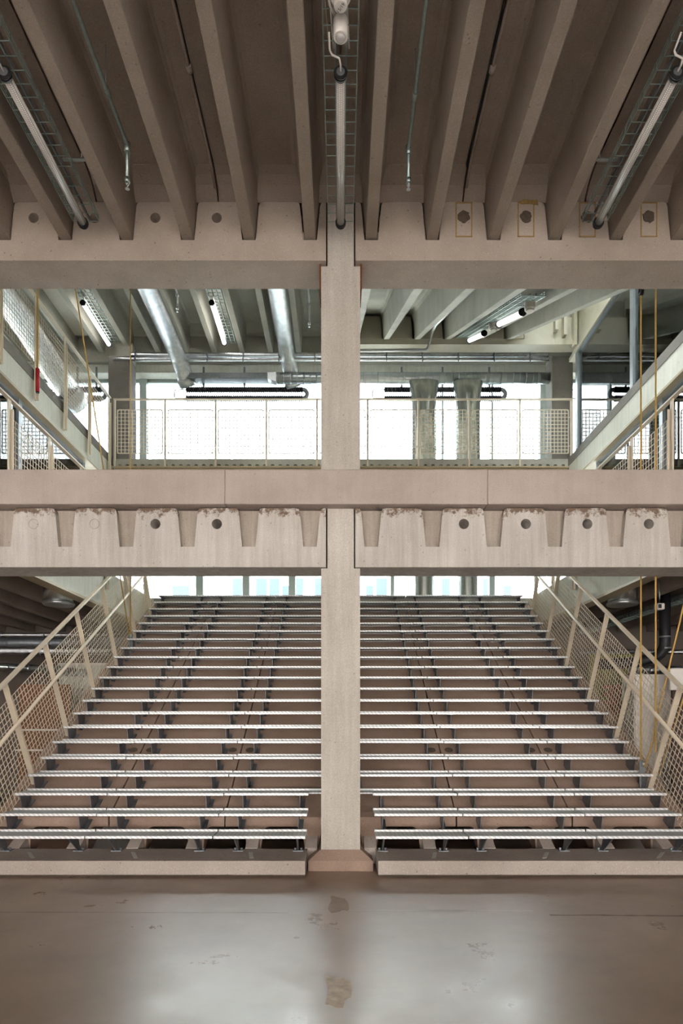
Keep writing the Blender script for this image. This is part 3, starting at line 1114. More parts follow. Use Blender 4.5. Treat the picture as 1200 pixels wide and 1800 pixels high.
# unseen wall behind the viewer, upper window band added to light the hall
wq = thing('wall_front', 'unseen wall behind the viewer, windows shaped for the hall light', 'wall', (0, -7, 0), kind='structure')
m = MB()
m.box(-9, 9, -7.2, -7, -0.2, 0.3).box(-9, 9, -7.2, -7, 2.95, 4.6).box(-9, 9, -7.2, -7, 5.3, 12.6)
for xx in (-9, -4.6, -0.2, 4.2, 8.6):
    m.box(xx, xx + 0.4, -7.2, -7, 0.3, 5.6)
m.build('wall_frame', 'grey_wall', wq)
MB().box(-8.6, 8.6, -7.11, -7.1, 0.3, 5.6).build('window_glass', 'glass_back', wq)

mz = MB().box(-9, 9, -7, -4.0, 3.0, 3.9).build('light_blocking_slab', 'conc_ceil')  # unseen slab added to keep the light from the back windows low
tag(mz, 'unseen slab added behind the viewer to cut the window light', 'floor', kind='structure')

# rear facade windows
def window(n, label, z0, z1, mull, wide):
    w_ = thing('window_%d' % n, label, 'window', (0, FY, z0), kind='structure')
    fr = MB()
    fr.box(-9, 9, FY - 0.02, FY + 0.1, z1 - 0.06, z1 + 0.02).box(-9, 9, FY - 0.02, FY + 0.1, z0 - 0.02, z0 + 0.06)
    fr.build('window_frame', 'alu_white', w_)
    for x in mull:
        ww = wide.get(x, 0.05)
        MB().box(x - ww, x + ww, FY - 0.08, FY + 0.1, z0, z1).build('mullion', 'alu_white', w_)
    ed = [-9] + sorted(mull) + [9]
    for a, c in zip(ed[:-1], ed[1:]):
        MB().box(a + 0.02, c - 0.02, FY + 0.04, FY + 0.05, z0 + 0.04, z1 - 0.04).build('pane', 'glass_out', w_)


MU2 = [-8.0, -6.3, -4.38, 2.26, 3.36, 4.5, 6.3, 8.0]
window(1, 'upper rear window band over the gallery', 6.6, 8.97, MU2, {-4.38: 0.075, 4.5: 0.075, 2.26: 0.02, 3.36: 0.02})
MU1 = [-7.0, -5.2, -3.13, -2.1, -1.08, 1.15, 3.36, 5.2, 7.0]
window(2, 'rear window band above the stair landing', LAND, 6.1, MU1, {-3.13: 0.08, -2.1: 0.075, -1.08: 0.075, 1.15: 0.04, 3.36: 0.06})

# sheer curtains outside the glazing line
def curtain(x0, x1, label):
    m = MB()
    n = int((x1 - x0) / 0.018)
    vs, fs = [], []
    for j, (z, amp) in enumerate(((6.62, 0.05), (7.8, 0.045), (8.72, 0.03), (8.86, 0.03))):
        for i in range(n + 1):
            x = x0 + (x1 - x0) * i / n
            ph = x * 26 + 1.3 * math.sin(x * 2.1 + j * 0.5)
            zz = z + (0.02 * math.sin(x * 42) if j == 3 else 0)
            vs.append((x, FY + 0.32 + amp * math.sin(ph) + 0.03 * math.sin(x * 5.0 + j), zz))
    for j in range(3):
        for i in range(n):
            a = j * (n + 1) + i
            fs.append((a, a + 1, a + n + 2, a + n + 1))
    m.add(vs, fs, True)
    o = m.build('curtain', 'curtain')
    sm = o.modifiers.new('thickness', 'SOLIDIFY')
    sm.thickness = 0.002
    tag(o, label, 'curtain', 'sheer curtains behind the upper rear windows')


curtain(-4.3, -2.5, 'sheer white curtain in the far left bay of the upper rear window')
curtain(-2.45, -0.6, 'sheer white curtain in the upper rear window left of the column')
curtain(3.42, 4.42, 'sheer white curtain beside the speckled grey rear column')
curtain(-6.2, -4.5, 'sheer white curtain seen through the left gallery mesh')

# neighbouring house
hs_ = thing('neighbouring_house', 'white rendered house with pale blue windows across the street', 'building', (0, 26, -0.2))
MB().box(-14, 14, 26, 26.6, -0.2, 11.5).build('wall', 'render', hs_)
YH = 26
for (pa, pb, z0, z1) in ((409, 426, 4.6, 7.06), (450, 469, 4.6, 7.06), (473, 491, 4.6, 7.06), (496, 507, 4.6, 6.76), (520, 533, 4.6, 7.06), (553, 566, 4.6, 7.06), (643, 656, 4.6, 6.76), (661, 680, 4.6, 7.06), (776, 790, 4.6, 7.06), (848, 860, 4.6, 7.06), (884, 897, 4.6, 6.76), (304, 333, 4.6, 6.76)):
    x0, x1 = PX(pa, YH), PX(pb, YH)
    fr = MB()
    fr.box(x0 - 0.05, x1 + 0.05, YH - 0.05, YH + 0.01, z0 - 0.05, z1 + 0.05)
    w_ = fr.build('window', 'render', hs_)
    pn = MB().box(x0, x1, YH - 0.06, YH - 0.045, z0, z1).mesh('pane')
    pn.materials.append(M['pane_blue'])
    po = sub('pane', pn, w_)
g_ = MB().box(-40, 40, FY + 0.25, 60, -0.4, -0.2).build('ground', 'ground')
tag(g_, 'grey street surface outside the rear windows', 'ground', kind='structure')

# ================================================================== glass partitions
def partition(label, X, ys, z0, z1, mt='alu'):
    p = thing('glass_partition', label, 'glass wall', (X, ys[0], z0))
    for y in ys:
        MB().box(X - 0.05, X + 0.05, y - 0.05, y + 0.05, z0, z1).build('post', mt, p)
    for a, c in zip(ys[:-1], ys[1:]):
        MB().box(X - 0.006, X + 0.006, a + 0.05, c - 0.05, z0 + 0.03, z1 - 0.03).build('pane', 'glass_in', p)
    MB().box(X - 0.04, X + 0.04, ys[0], ys[-1], z1 - 0.04, z1).build('head_track', mt, p)
    MB().box(X - 0.04, X + 0.04, ys[0], ys[-1], z0, z0 + 0.03).build('sill_track', mt, p)


partition('tall tinted glass wall on the upper right gallery', 4.68, [YB + TB + 0.06, 10.16, 12.52], G2, 8.66)
partition('tinted glass wall behind the middle floor guard, left side', -4.72, [YB + TB + 0.06, 9.3, 11.6], LAND, 6.13)
partition('tinted glass wall behind the middle floor guard, right side', 4.72, [YB + TB + 0.06, 9.3, 11.6], LAND, 6.13)

# ================================================================== ceiling lamps and cable trays


def cable_tray(label, X, y0, y1, z, group=None, slope=0.0, wd=0.24, hh=0.06, t=0.0055):
    tr = thing('cable_tray', label, 'cable tray', (X, y0, z), group)

    def P(x, y, dz):
        return (X + x, y, z + dz + (y - y0) * slope)
    m = MB()
    for x, dz in ((-wd / 2, hh), (-wd / 2, hh / 2), (-wd / 2, 0), (-wd / 6, 0), (wd / 6, 0), (wd / 2, 0), (wd / 2, hh / 2), (wd / 2, hh)):
        m.wire(P(x, y0, dz), P(x, y1, dz), t)
    n = int((y1 - y0) / 0.1)
    for i in range(n + 1):
        y = y0 + (y1 - y0) * i / n
        m.wire(P(-wd / 2, y, 0), P(wd / 2, y, 0), t)
        m.bar(P(-wd / 2, y, 0), P(-wd / 2, y, hh), t, t, (0, 1, 0))
        m.bar(P(wd / 2, y, 0), P(wd / 2, y, hh), t, t, (0, 1, 0))
    m.build('wire_basket', 'green_galv', tr)
    m = MB()
    for x in (-0.035, 0.035):
        m.bar(P(x, y0, 0.02), P(x, y1, 0.02), 0.012, 0.03)
    m.build('carrier_rail', 'galv_dark', tr)
    return tr


def tube_lamp(label, X, y0, y1, z, group, slope=0.0, cable=True, r=0.034, mt='led'):
    tl = thing('tube_lamp', label, 'lamp', (X, y0, z), group)
    z2 = z + (y1 - y0) * slope
    m = MB()
    m.tube([(X, y0 + 0.03, z), (X, y1 - 0.03, z2)], r, 16)
    m.build('tube', mt, tl)
    for (ya, yb, za_, zb_) in ((y0, y0 + 0.045, z, z + 0.045 * slope), (y1 - 0.045, y1, z2 - 0.045 * slope, z2)):
        m = MB()
        m.tube([(X, ya, za_), (X, ya + 0.012, za_), (X, ya + 0.012, za_), (X, yb, zb_)], [r + 0.016, r + 0.016, r + 0.006, r + 0.006], 18)
        m.tube([(X, (ya + yb) / 2 - 0.003, (za_ + zb_) / 2), (X, (ya + yb) / 2 + 0.004, (za_ + zb_) / 2)], r + 0.015, 18)
        m.build('end_cap', 'black', tl)
    if cable:
        m = MB()
        c0 = Vector((X, y0, z))
        m.tube([c0 + Vector((0, 0.005, 0)), c0 + Vector((0, -0.05, 0.0)), c0 + Vector((-0.01, -0.085, 0.01)), c0 + Vector((-0.06, -0.09, 0.03)), c0 + Vector((-0.075, -0.1, 0.05)), c0 + Vector((-0.08, -0.2, 0.07))], 0.007, 8)
        m.build('cable', 'white', tl)
        m = MB()
        m.tube([c0 + Vector((0, -0.006, 0)), c0 + Vector((0, 0.002, 0))], 0.03, 16)
        m.build('gland_plate', 'galv_dark', tl)
    return tl


for k, nm in ((-4, 'left'), (0, 'centre'), (4, 'right')):
    X = k * PITCH
    cable_tray('wire cable tray under the near ceiling, %s one' % nm, X + 0.0, 2.2, 6.06, 6.225, 'wire cable trays under the near ceiling')
    tube_lamp('long white tube lamp under the near ceiling, %s one' % nm, X, 4.58, 6.02, 6.155, 'tube lamps under the near ceiling')
    # hanger brackets
for k in (-4, 4):
    for y in (4.05, 5.45):
        hb = thing('tray_hanger', 'small steel hanger on the %s cable tray, %s one' % ('left' if k < 0 else 'right', 'nearer' if y < 5 else 'farther'), 'bracket', (k * PITCH, y, 6.3))
        m = MB()
        s_ = 1 if k < 0 else -1
        m.box(k * PITCH + s_ * 0.04, k * PITCH + s_ * 0.24, y, y + 0.03, 6.29, 6.3)
        m.build('arm', 'galv', hb)
        MB().tube([(k * PITCH + s_ * 0.2, y + 0.015, 6.3), (k * PITCH + s_ * 0.2, y + 0.015, 6.76)], 0.005, 6).build('rod', 'galv', hb)

# motion detector and smoke detector on the centre tray
d = thing('motion_detector', 'white round motion detector on the centre cable tray', 'detector', (0, 4.15, 6.12))
MB().box(-0.05, 0.05, 4.2, 4.38, 6.212, 6.222).build('mounting_plate', 'galv', d)
MB().tube([(0, 4.29, 6.21), (0, 4.29, 6.1), (0, 4.29, 6.092)], [0.05, 0.05, 0.044], 28).build('housing', 'white', d)
MB().tube([(0, 4.29, 6.094), (0, 4.29, 6.08), (0, 4.29, 6.074)], [0.034, 0.028, 0.014], 24).build('lens', plain('frosted_lens', (190, 186, 184), 0.25), d)
m = MB()
m.tube([(-0.04, 4.25, 6.2), (-0.07, 4.2, 6.21), (-0.09, 4.1, 6.215), (-0.11, 3.9, 6.22), (-0.13, 3.5, 6.22), (-0.13, 2.6, 6.225)], 0.008, 8)
m.build('cable', 'white', d)
d = thing('smoke_detector', 'white smoke detector marked 15/19 on the centre cable tray', 'detector', (0, 4.115, 6.1))
MB().tube([(0, 4.115, 6.22), (0, 4.115, 6.17), (0, 4.115, 6.15)], [0.066, 0.066, 0.056], 28).build('base', 'white', d)
hd = MB().tube([(0, 4.115, 6.15), (0, 4.115, 6.14), (0, 4.115, 6.11), (0, 4.115, 6.105)], [0.035, 0.042, 0.042, 0.036], 24).build('sensor_head', 'white', d)
cu = bpy.data.curves.new('date_mark', 'FONT')
cu.body = '15/19'
cu.size = 0.03
cu.align_x = 'CENTER'
cu.align_y = 'CENTER'
tmp = bpy.data.objects.new('date_mark', cu)
COL.objects.link(tmp)
bpy.context.view_layer.update()
tme = bpy.data.meshes.new_from_object(tmp.evaluated_get(bpy.context.evaluated_depsgraph_get()))
bpy.data.objects.remove(tmp)
tme.transform(Matrix.Translation((0, 4.12, 6.1038)) @ Matrix.Rotation(math.radians(-50), 4, 'Z') @ Matrix.Rotation(math.pi, 4, 'X'))
tme.materials.append(M['black'])
link('date_mark', tme, d)

# cables lying in the centre tray
for i, (x, c_) in enumerate(((-0.06, 'white'), (0.05, 'white'), (-0.09, 'beige_dark'))):
    o = MB().tube([(x, 2.3, 6.24), (x + 0.02, 3.4, 6.24), (x - 0.01, 4.2, 6.24), (x + 0.01, 4.5, 6.24)], 0.006, 6).build('cable', c_)
    tag(o, ['white cable on the left of the centre tray', 'white cable on the right of the centre tray', 'tan cable along the left edge of the centre tray'][i], 'cable')


# sprinkler pipes
def sprinkler(label, X, y0, y1, z, zd, r=0.017, mt='green_galv'):
    p = thing('sprinkler_pipe', label, 'pipe', (X, y1, zd))
    m = MB()
    m.tube([(X, y0, z), (X, y1 - 0.04, z), (X, y1 - 0.012, z - 0.012), (X, y1, z - 0.04), (X, y1, zd + 0.06)], r, 12)
    m.build('pipe', mt, p)
    MB().tube([(X, y1, z - 0.06), (X, y1, z + 0.02)], r + 0.009, 12).build('elbow_fitting', mt, p)
    MB().tube([(X, y1 - 0.5, z), (X, y1 - 0.44, z)], r + 0.006, 12).build('coupling', mt, p)
    MB().tube([(X, y1, zd + 0.05), (X, y1, zd + 0.09)], r + 0.006, 12).build('coupling', mt, p)
    m = MB()
    m.tube([(X, y1, zd + 0.055), (X, y1, zd + 0.03), (X, y1, zd + 0.03), (X, y1, zd)], [0.012, 0.012, 0.006, 0.006], 10)
    m.tube([(X, y1, zd), (X, y1, zd - 0.004)], 0.018, 12)
    m.build('sprinkler_head', 'galv', p)
    m = MB()
    m.tube([(X, y1 - 0.5, z), (X, y1 - 0.5, z + 0.38)], 0.004, 6)
    m.build('hanger_rod', 'galv', p)
    return p


sprinkler('thin grey sprinkler pipe under the near ceiling, left of the column', -1.83, 2.0, 5.47, 6.42, 6.05)
sprinkler('thin grey sprinkler pipe under the near ceiling, right of the column', 0.585, 2.0, 5.50, 6.42, 6.07)
for s, nm in ((-1, 'left'), (1, 'right')):
    for kk in (1, 2):
        X = s * 2 * PITCH * kk
        if kk == 2:
            continue
        jc = thing('joint_conduit', 'thin brown conduit along the ceiling joint, %s of the column' % nm, 'conduit', (X, 2, 6.72))
        MB().tube([(X + s * 0.012, 2.0, 6.735), (X + s * 0.012, 6.02, 6.735), (X + s * 0.012, 6.2, 6.66)], 0.013, 8).build('conduit', 'conc_ceil', jc)
        MB().box(X - 0.02, X + 0.004, 2.0, 6.05, 6.735, 6.77).build('joint_gap', 'black', jc)
        MB().tube([(X + s * 0.012, 5.1, 6.735), (X + s * 0.012, 5.16, 6.735)], 0.024, 8).build('coupler', 'conc_kerb', jc)

# far lamps on the upper storey
for X, y0, y1, nm in ((-4 * PITCH, 11.95, 13.3, 'tube lamp on the upper ceiling between the silver ducts'), (-8 * PITCH, 11.95, 13.35, 'tube lamp on the upper ceiling above the left gallery guard')):
    cable_tray('wire tray above the ' + nm[:9] + (' between the silver ducts' if X > -3 else ' at the far left ceiling'), X + 0.08, 8.5, 13.4, 9.34, slope=0, wd=0.26, t=0.009)
    tube_lamp(nm, X, y0, y1, 9.26, 'tube lamps under the upper ceiling', cable=False, r=0.038, mt='led_on')
# lamps under the upper flight
def ZF(y):
    return 8.98 + (y - 12.67) * s2
cable_tray('dark wire tray slung under the upper flight', 2.42, 8.0, 12.5, ZF(8.0) + 0.02, slope=s2, wd=0.3, t=0.009)
tube_lamp('farther of two tube lamps under the second flight', 2.5, 11.1, 12.4, ZF(11.1) - 0.06, 'tube lamps under the upper flight', slope=s2, cable=False, r=0.04, mt='led_dim')
tube_lamp('nearer of two tube lamps under the second flight', 2.5, 8.75, 10.1, ZF(8.75) - 0.06, 'tube lamps under the upper flight', slope=s2, cable=False, r=0.04, mt='led_dim')
for y, nm in ((8.42, 'larger white detector under the second flight'), (10.45, 'smaller white detector under the second flight')):
    d = thing('detector', nm, 'detector', (2.55, y, ZF(y) - 0.1))
    q = Vector((2.5, y, ZF(y)))
    MB().tube([q + Vector((0, 0, 0.05)), q - Vector((0, 0, 0.08))], 0.07, 18).build('housing', 'white', d)
    MB().tube([q - Vector((0, 0, 0.08)), q - Vector((0, 0, 0.11))], [0.06, 0.05], 18).build('cover', 'white', d)

# ================================================================== silver ducts and pipes on the upper storey
def bend(pts, n=8):
    """round the corners of a polyline"""
    pts = [Vector(p) for p in pts]
    out = [pts[0]]
    for a, b_, c_ in zip(pts[:-2], pts[1:-1], pts[2:]):
        l = min((b_ - a).length, (c_ - b_).length) * 0.5
        p, q = b_ + (a - b_).normalized() * l, b_ + (c_ - b_).normalized() * l
        for i in range(n + 1):
            t_ = i / n
            out.append(p * (1 - t_) ** 2 + b_ * 2 * t_ * (1 - t_) + q * t_ ** 2)
    out.append(pts[-1])
    return out


def foil_duct(label, X, X2):
    d_ = thing('foil_duct', label, 'duct', (X, 13.3, 8.6))
    y = 8.0
    path, rad = [], []
    base = bend([(X, 8.0, 9.22), (X, 12.9, 9.22), (X2, 13.5, 8.92), (X2 + 0.05, 13.72, 8.66)])
    # densify with rings
    pts = []
    for a, b_ in zip(base[:-1], base[1:]):
        n = max(1, int((b_ - a).length / 0.05))
        for i in range(n):
            pts.append(a.lerp(b_, i / n))
    pts.append(base[-1])
    for i, p in enumerate(pts):
        rad.append(0.175 if i % 6 else 0.165)
    m = MB().tube(pts, rad, 20)
    m.build('sleeve', 'foil', d_)
    e = base[-1]
    MB().tube([e - Vector((0.02, 0.06, -0.07)), e + Vector((0.02, 0.03, -0.06))], 0.182, 20).build('cuff', 'galv', d_)


foil_duct('silver foil duct bending down to the window, far left one', -3.48, -3.36)
foil_duct('silver foil duct bending down to the window, next to the column', -1.14, -1.08)
d_ = thing('foil_duct', 'silver foil duct behind the upper left mesh guard', 'duct', (-6, 11, 8))
MB().tube(bend([(-5.9, 8.0, 8.95), (-5.9, 10.6, 8.95), (-5.85, 12.2, 8.7), (-5.6, 13.3, 8.15)]), 0.24, 20).build('sleeve', 'foil', d_)
MB().tube([(-5.64, 13.15, 8.2), (-5.55, 13.45, 8.06)], 0.26, 20).build('cuff', 'galv', d_)
for z, y, r, nm in ((PZ(624, 13.35), 13.35, 0.05, 'upper silver insulated pipe across the rear ceiling'), (PZ(631.5, 13.3), 13.3, 0.035, 'lower thinner silver pipe across the rear ceiling')):
    p = thing('insulated_pipe', nm, 'pipe', (0, y, z))
    MB().tube([(-4.4 if r > .04 else -4.75, y, z), (4.35, y, z)], r, 14).build('pipe', 'foil', p)
    for i in range(12):
        x = -4.3 + i * 0.75
        MB().tube([(x, y, z), (x + 0.02, y, z)], r + 0.006, 14).build('band', 'galv_dark', p)
p = thing('sprinkler_pipe', 'grey sprinkler pipe dropping from the second flight', 'pipe', (1.8, 12.4, 9))
MB().tube([(1.85, 8.6, PZ(513, 9.0) - 0.16), (1.79, 12.0, PZ(571, 12.0)), (1.75, 12.2, PZ(585, 12.2)), (1.70, 12.4, PZ(611, 12.4)), (1.66, 12.4, PZ(615, 12.4)), (0.2, 12.4, PZ(616, 12.4))], 0.025, 10).build('pipe', 'galv', p)
sprinkler('short sprinkler pipe under the left gallery ceiling', -5.45, 9.5, 11.4, 9.35, 8.95, 0.02, 'galv')
sprinkler('short sprinkler pipe under the upper ceiling between two ribs', -3.05, 9.5, 11.9, 9.4, 9.05, 0.02, 'galv')
sprinkler('sprinkler pipe under the upper ceiling beside the column', -0.6, 9.5, 12.2, 9.4, 8.95, 0.02, 'galv')

# vertical air shafts in front of the rear windows
for px, nm in ((745, 'left'), (822, 'right')):
    X = PX(px, 13.4)
    d_ = thing('air_shaft', 'wide shiny round steel air shaft before the rear window, %s one' % nm, 'duct', (X, 13.4, LAND))
    m = MB()
    n = 28
    rows = [(LAND, 0.2, 0.2), (6.3, 0.2, 0.2), (6.35, 0.255, 0.2), (7.9, 0.255, 0.2), (8.1, 0.262, 0.2), (8.3, 0.285, 0.18), (8.45, 0.308, 0.14), (8.53, 0.312, 0.12)]
    vs, fs = [], []
    for (z, rx, ry) in rows:
        vs += [(X + rx * math.cos(2 * math.pi * k / n), 13.4 + ry * math.sin(2 * math.pi * k / n), z) for k in range(n)]
    for j in range(len(rows) - 1):
        for k in range(n):
            fs.append((j * n + k, j * n + (k + 1) % n, (j + 1) * n + (k + 1) % n, (j + 1) * n + k))
    m.add(vs, fs, True)
    m.build('shaft', 'duct', d_)
    m = MB()
    rg = [(X + 0.261 * math.cos(2 * math.pi * k / n), 13.4 + 0.206 * math.sin(2 * math.pi * k / n), 7.08) for k in range(n + 1)]
    m.tube(rg, 0.008, 6, False)
    m.build('clamp_ring', 'galv', d_)
d_ = thing('spiral_duct', 'long horizontal spiral steel duct above the rear window', 'duct', (1.6, 13.5, 8.78))
zz = PZ(665, 13.5)
MB().tube([(-1.36, 13.5, zz), (4.55, 13.5, zz)], 0.115, 22).build('tube', 'spiral', d_)
for i in range(22):
    x = -1.3 + i * 0.26
    MB().tube([(x, 13.5, zz), (x + 0.012, 13.5, zz)], 0.121, 22).build('seam', 'galv', d_)

fd = thing('flat_duct', 'flat grey steel duct above the left finned heater', 'duct', (-2.2, 13.6, PZ(664, 13.6)))
MB().cbox(PX(327, 13.6), -1.55, 13.5, 13.72, PZ(669, 13.6), PZ(659, 13.6), 0.01).build('duct_body', 'galv_dark', fd)
MB().prism([(-1.55, 13.5, PZ(669, 13.6)), (-1.36, 13.42, PZ(674, 13.5)), (-1.36, 13.42, PZ(657, 13.5)), (-1.55, 13.5, PZ(659, 13.6))], (0, 0, 0), (0, 0.16, 0)).build('transition', 'galv', fd)


def heater(label, px0, px1, y=13.74):
    h = thing('finned_heater', label, 'heater', (PX(px0, y), y, PZ(703, y)))
    z1_, z0_ = PZ(685, y), PZ(700.5, y)
    x0, x1 = PX(px0, y), PX(px1, y)
    for z in (z0_, z1_):
        m = MB()
        m.tube([(x0, y, z), (x1, y, z)], 0.05, 12)
        n = int((x1 - x0) / 0.045)
        for i in range(n):
            x = x0 + (x1 - x0) * (i + 0.5) / n
            m.tube([(x - 0.009, y, z), (x + 0.009, y, z)], 0.068, 10, smooth=False)
        m.build('finned_tube', 'heater', h)
    zc_, rr_ = (z0_ + z1_) / 2, (z1_ - z0_) / 2
    m = MB()
    m.tube([(x1 + rr_ * math.sin(a), y, zc_ + rr_ * math.cos(a)) for a in [k * math.pi / 12 for k in range(13)]], 0.045, 12)
    m.build('return_bend', 'galv_dark', h)
    m = MB()
    m.tube([(x0, y, z1_), (x0 - 0.22, y, z1_), (x0 - 0.25, y, z1_ - 0.03), (x0 - 0.25, y, z0_ + 0.03), (x0 - 0.22, y, z0_), (x0, y, z0_)], 0.014, 8)
    m.build('feed_pipe', 'galv', h)
    for f in (0.15, 0.5, 0.9):
        x = x0 + (x1 - x0) * f
        MB().box(x - 0.02, x + 0.02, y - 0.01, y + 0.01, z1_ + 0.05, 9.02).build('hanger', 'galv_dark', h)


heater('black finned tube heater with return bend, left of the column', 327, 532)
heater('black finned tube heater behind the steel air shafts', 675, 880)
heater('black finned tube heater seen through the left gallery mesh', 95, 178)
heater('black finned heater seen through the upper right glass', 1025, 1046)

# round pale blue disc behind the upper right glass, glow added for a reflection
o = thing('glow_disc', 'pale blue round disc with added glow behind the upper right glass', 'lamp', (5.9, 11.4, 8.8))
MB().tube([(5.9, 11.4, 8.82), (5.9, 11.4, 8.86)], 0.42, 32).build('disc', 'disc_glow', o)
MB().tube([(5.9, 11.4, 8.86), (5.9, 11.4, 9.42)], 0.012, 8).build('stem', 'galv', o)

# ================================================================== ropes
def rope(label, pts, r=0.0095):
    o = MB().tube(pts, r, 8).build('rope', 'rope')
    return tag(o, label, 'rope', 'tan hanging ropes')


rope('tan rope hanging straight down at right, nearest the stairs', [(PX(1126, 7.05), 7.05, 6.62), (PX(1126, 7.05), 7.05, PZ(1334, 7.05))])
rope('tan rope hanging straight down at far right', [(PX(1152, 6.85), 6.85, 6.62), (PX(1152, 6.85), 6.85, PZ(1322, 6.85))])
rope('tan rope slanting up from the right cleat', [(PX(1132, 7.05), 7.04, PZ(1348, 7.05)), (PX(1145, 6.98), 6.96, PZ(1306, 7.0)), (PX(1152, 6.9), 6.9, PZ(1273, 6.9)), (PX(1200, 6.1 + .75), 6.82, PZ(1058, 6.85)), (PX(1330, 6.85), 6.8, PZ(520, 6.85))])
rope('tan rope slanting behind the lowest right guard post', [(PX(1163, 6.9), 6.95, PZ(1362, 6.9)), (PX(1200, 6.85), 6.85, PZ(1230, 6.85)), (PX(1260, 6.8), 6.8, PZ(1010, 6.8))])
rope('tan rope hanging straight down at left beside the rear guard', [(-3.35, 10.16, PZ(1118, 10.16)), (-3.35, 10.16, 9.8)])
rope('tan rope slanting across the upper left gallery', [(-3.36, 10.14, 2.78), (-3.36, 8.1, 6.89), (-3.36, 6.75, 9.6)])
rope('tan rope ending in a red weight at upper left', [(PX(66, 9.2), 9.2, PZ(648, 9.2)), (PX(66, 9.2), 9.2, 9.33)], 0.014)
o = thing('red_weight', 'red rubber weight on the end of a rope at upper left', 'weight', (PX(66, 9.2), 9.2, PZ(690, 9.2)))
MB().tube([(PX(66, 9.2), 9.2, PZ(689, 9.2)), (PX(66, 9.2), 9.2, PZ(648, 9.2))], 0.028, 14).build('grip', 'red', o)
MB().tube([(PX(66, 9.2), 9.2, PZ(691, 9.2)), (PX(66, 9.2), 9.2, PZ(689, 9.2))], 0.024, 14).build('end_plug', 'black', o)
for x, y, nm in ((PX(1128, 7.1), 7.1, 'steel rope cleat on the right stair edge'), (-3.36, 10.2, 'steel rope cleat on the left stair edge')):
    z = zslab(y)
    c_ = thing('rope_cleat', nm, 'cleat', (x, y, z))
    MB().box(x - 0.03, x + 0.03, y - 0.006, y + 0.006, z - 0.02, z + 0.3).build('plate', 'galv_dark', c_)
    MB().tube([(x - 0.02, y - 0.03, z + 0.27), (x + 0.02, y - 0.03, z + 0.27)], 0.03, 12).build('sheave', 'galv', c_)
o = thing('pulley', 'small black pulley at the head of the right rope', 'pulley', (PX(1126, 7.05), 7.05, 6.1))
MB().tube([(PX(1126, 7.05) - 0.02, 7.05, 6.2), (PX(1126, 7.05) + 0.02, 7.05, 6.2)], 0.035, 16).build('sheave', 'black', o)
MB().box(PX(1126, 7.05) - 0.03, PX(1126, 7.05) + 0.03, 7.04, 7.06, 6.2, 6.62).build('strap', 'black', o)

# ================================================================== ground floor behind the guards
# left side
for side, nm in ((-1, 'left'), (1, 'right')):
    y = 9.0
    x = side * 3.98
    d_ = thing('air_outlet', 'round steel air outlet under the middle floor, %s side' % nm, 'vent', (x, y, 3.08))
    MB().tube([(x, y, 3.1), (x, y, 3.55)], 0.2, 28).build('collar', 'duct', d_)
    MB().tube([(x, y, 3.07), (x, y, 3.1), (x, y, 3.12)], [0.2, 0.218, 0.2], 28).build('rim', 'galv', d_)
for z, y, r, mt, nm in ((PZ(1116, 11.6), 11.6, 0.035, 'foil', 'thin foil wrapped pipe under the left ground floor ceiling'), (PZ(1130, 11.9), 11.9, 0.1, 'galv_dark', 'dull grey pipe under the left ground floor ceiling'), (PZ(1144, 11.4), 11.4, 0.075, 'foil', 'thick crinkled foil pipe on the left ground floor')):
    p = thing('insulated_pipe', nm, 'pipe', (-6, y, z))
    MB().tube([(-8.9, y, z), (-4.0, y, z)], r, 16).build('pipe', mt, p)
    for i in range(6):
        xx = -8.6 + i * 0.8
        MB().tube([(xx, y, z), (xx + 0.03, y, z)], r + 0.008, 16).build('band', 'galv_dark', p)
p = thing('spiral_duct', 'blue-grey spiral duct low on the left ground floor', 'duct', (-6, 11, 2.4))
MB().tube([(-8.9, 10.0, PZ(1158, 10)), (-6.2, 10.6, PZ(1168, 10.6)), (-5.0, 11.2, PZ(1178, 11.2)), (-4.6, 12.8, PZ(1180, 11.2))], 0.075, 16).build('tube', 'spiral', p)
sc = thing('plank_screen', 'brown timber plank screen behind the left stair guard', 'screen', (-5.0, 11.0, 0))
for i in range(9):
    x = -5.55 + i * 0.1
    MB().box(x, x + 0.092, 11.0 + 0.006 * (i % 2), 11.04, 0.0, 2.05).build('plank', 'wood', sc)
for z in (0.9, 1.25):
    MB().box(-5.6, -4.6, 10.97, 10.995, z, z + 0.03).build('batten', 'white', sc)
pw = thing('white_partition', 'pale white partition panel left of the stairs', 'panel', (-4.4, 12.0, 0))
MB().box(-5.3, -3.75, 12.0, 12.06, 0, 2.5).build('panel', 'white_wall', pw)
MB().box(-5.3, -3.75, 11.98, 12.0, 2.46, 2.5).build('top_trim', 'white', pw)

# right side
bl = thing('brick_stack', 'stacked red bricks behind the right stair guard', 'bricks', (4.3, 9.9, 0))
me = MB().cbox(0, 0.21, 0, 0.1, 0, 0.058, 0.004).mesh('brick')
me.materials.append(M['brick'])
for r in range(33):
    for k in range(3):
        x = 4.1 + k * 0.215 + (0.1 if r % 2 else 0)
        place('brick', me, bl, (x, 9.9 + random.uniform(-0.006, 0.006), r * 0.0605))
cv = thing('olive_cloth', 'yellow-green cloth hanging behind the right stair guard', 'cloth', (4.3, 10.3, 1.2))
m = MB()
vs, fs = [], []
n = 40
for j, z in enumerate((1.2, 2.0, 2.52)):
    for i in range(n + 1):
        x = 4.05 + 0.8 * i / n
        vs.append((x, 10.4 + 0.05 * math.sin(x * 22 + j), z))
for j in range(2):
    for i in range(n):
        a = j * (n + 1) + i
        fs.append((a, a + 1, a + n + 2, a + n + 1))
m.add(vs, fs, True)
o = m.build('drape', 'olive', cv)
o.modifiers.new('thickness', 'SOLIDIFY').thickness = 0.006
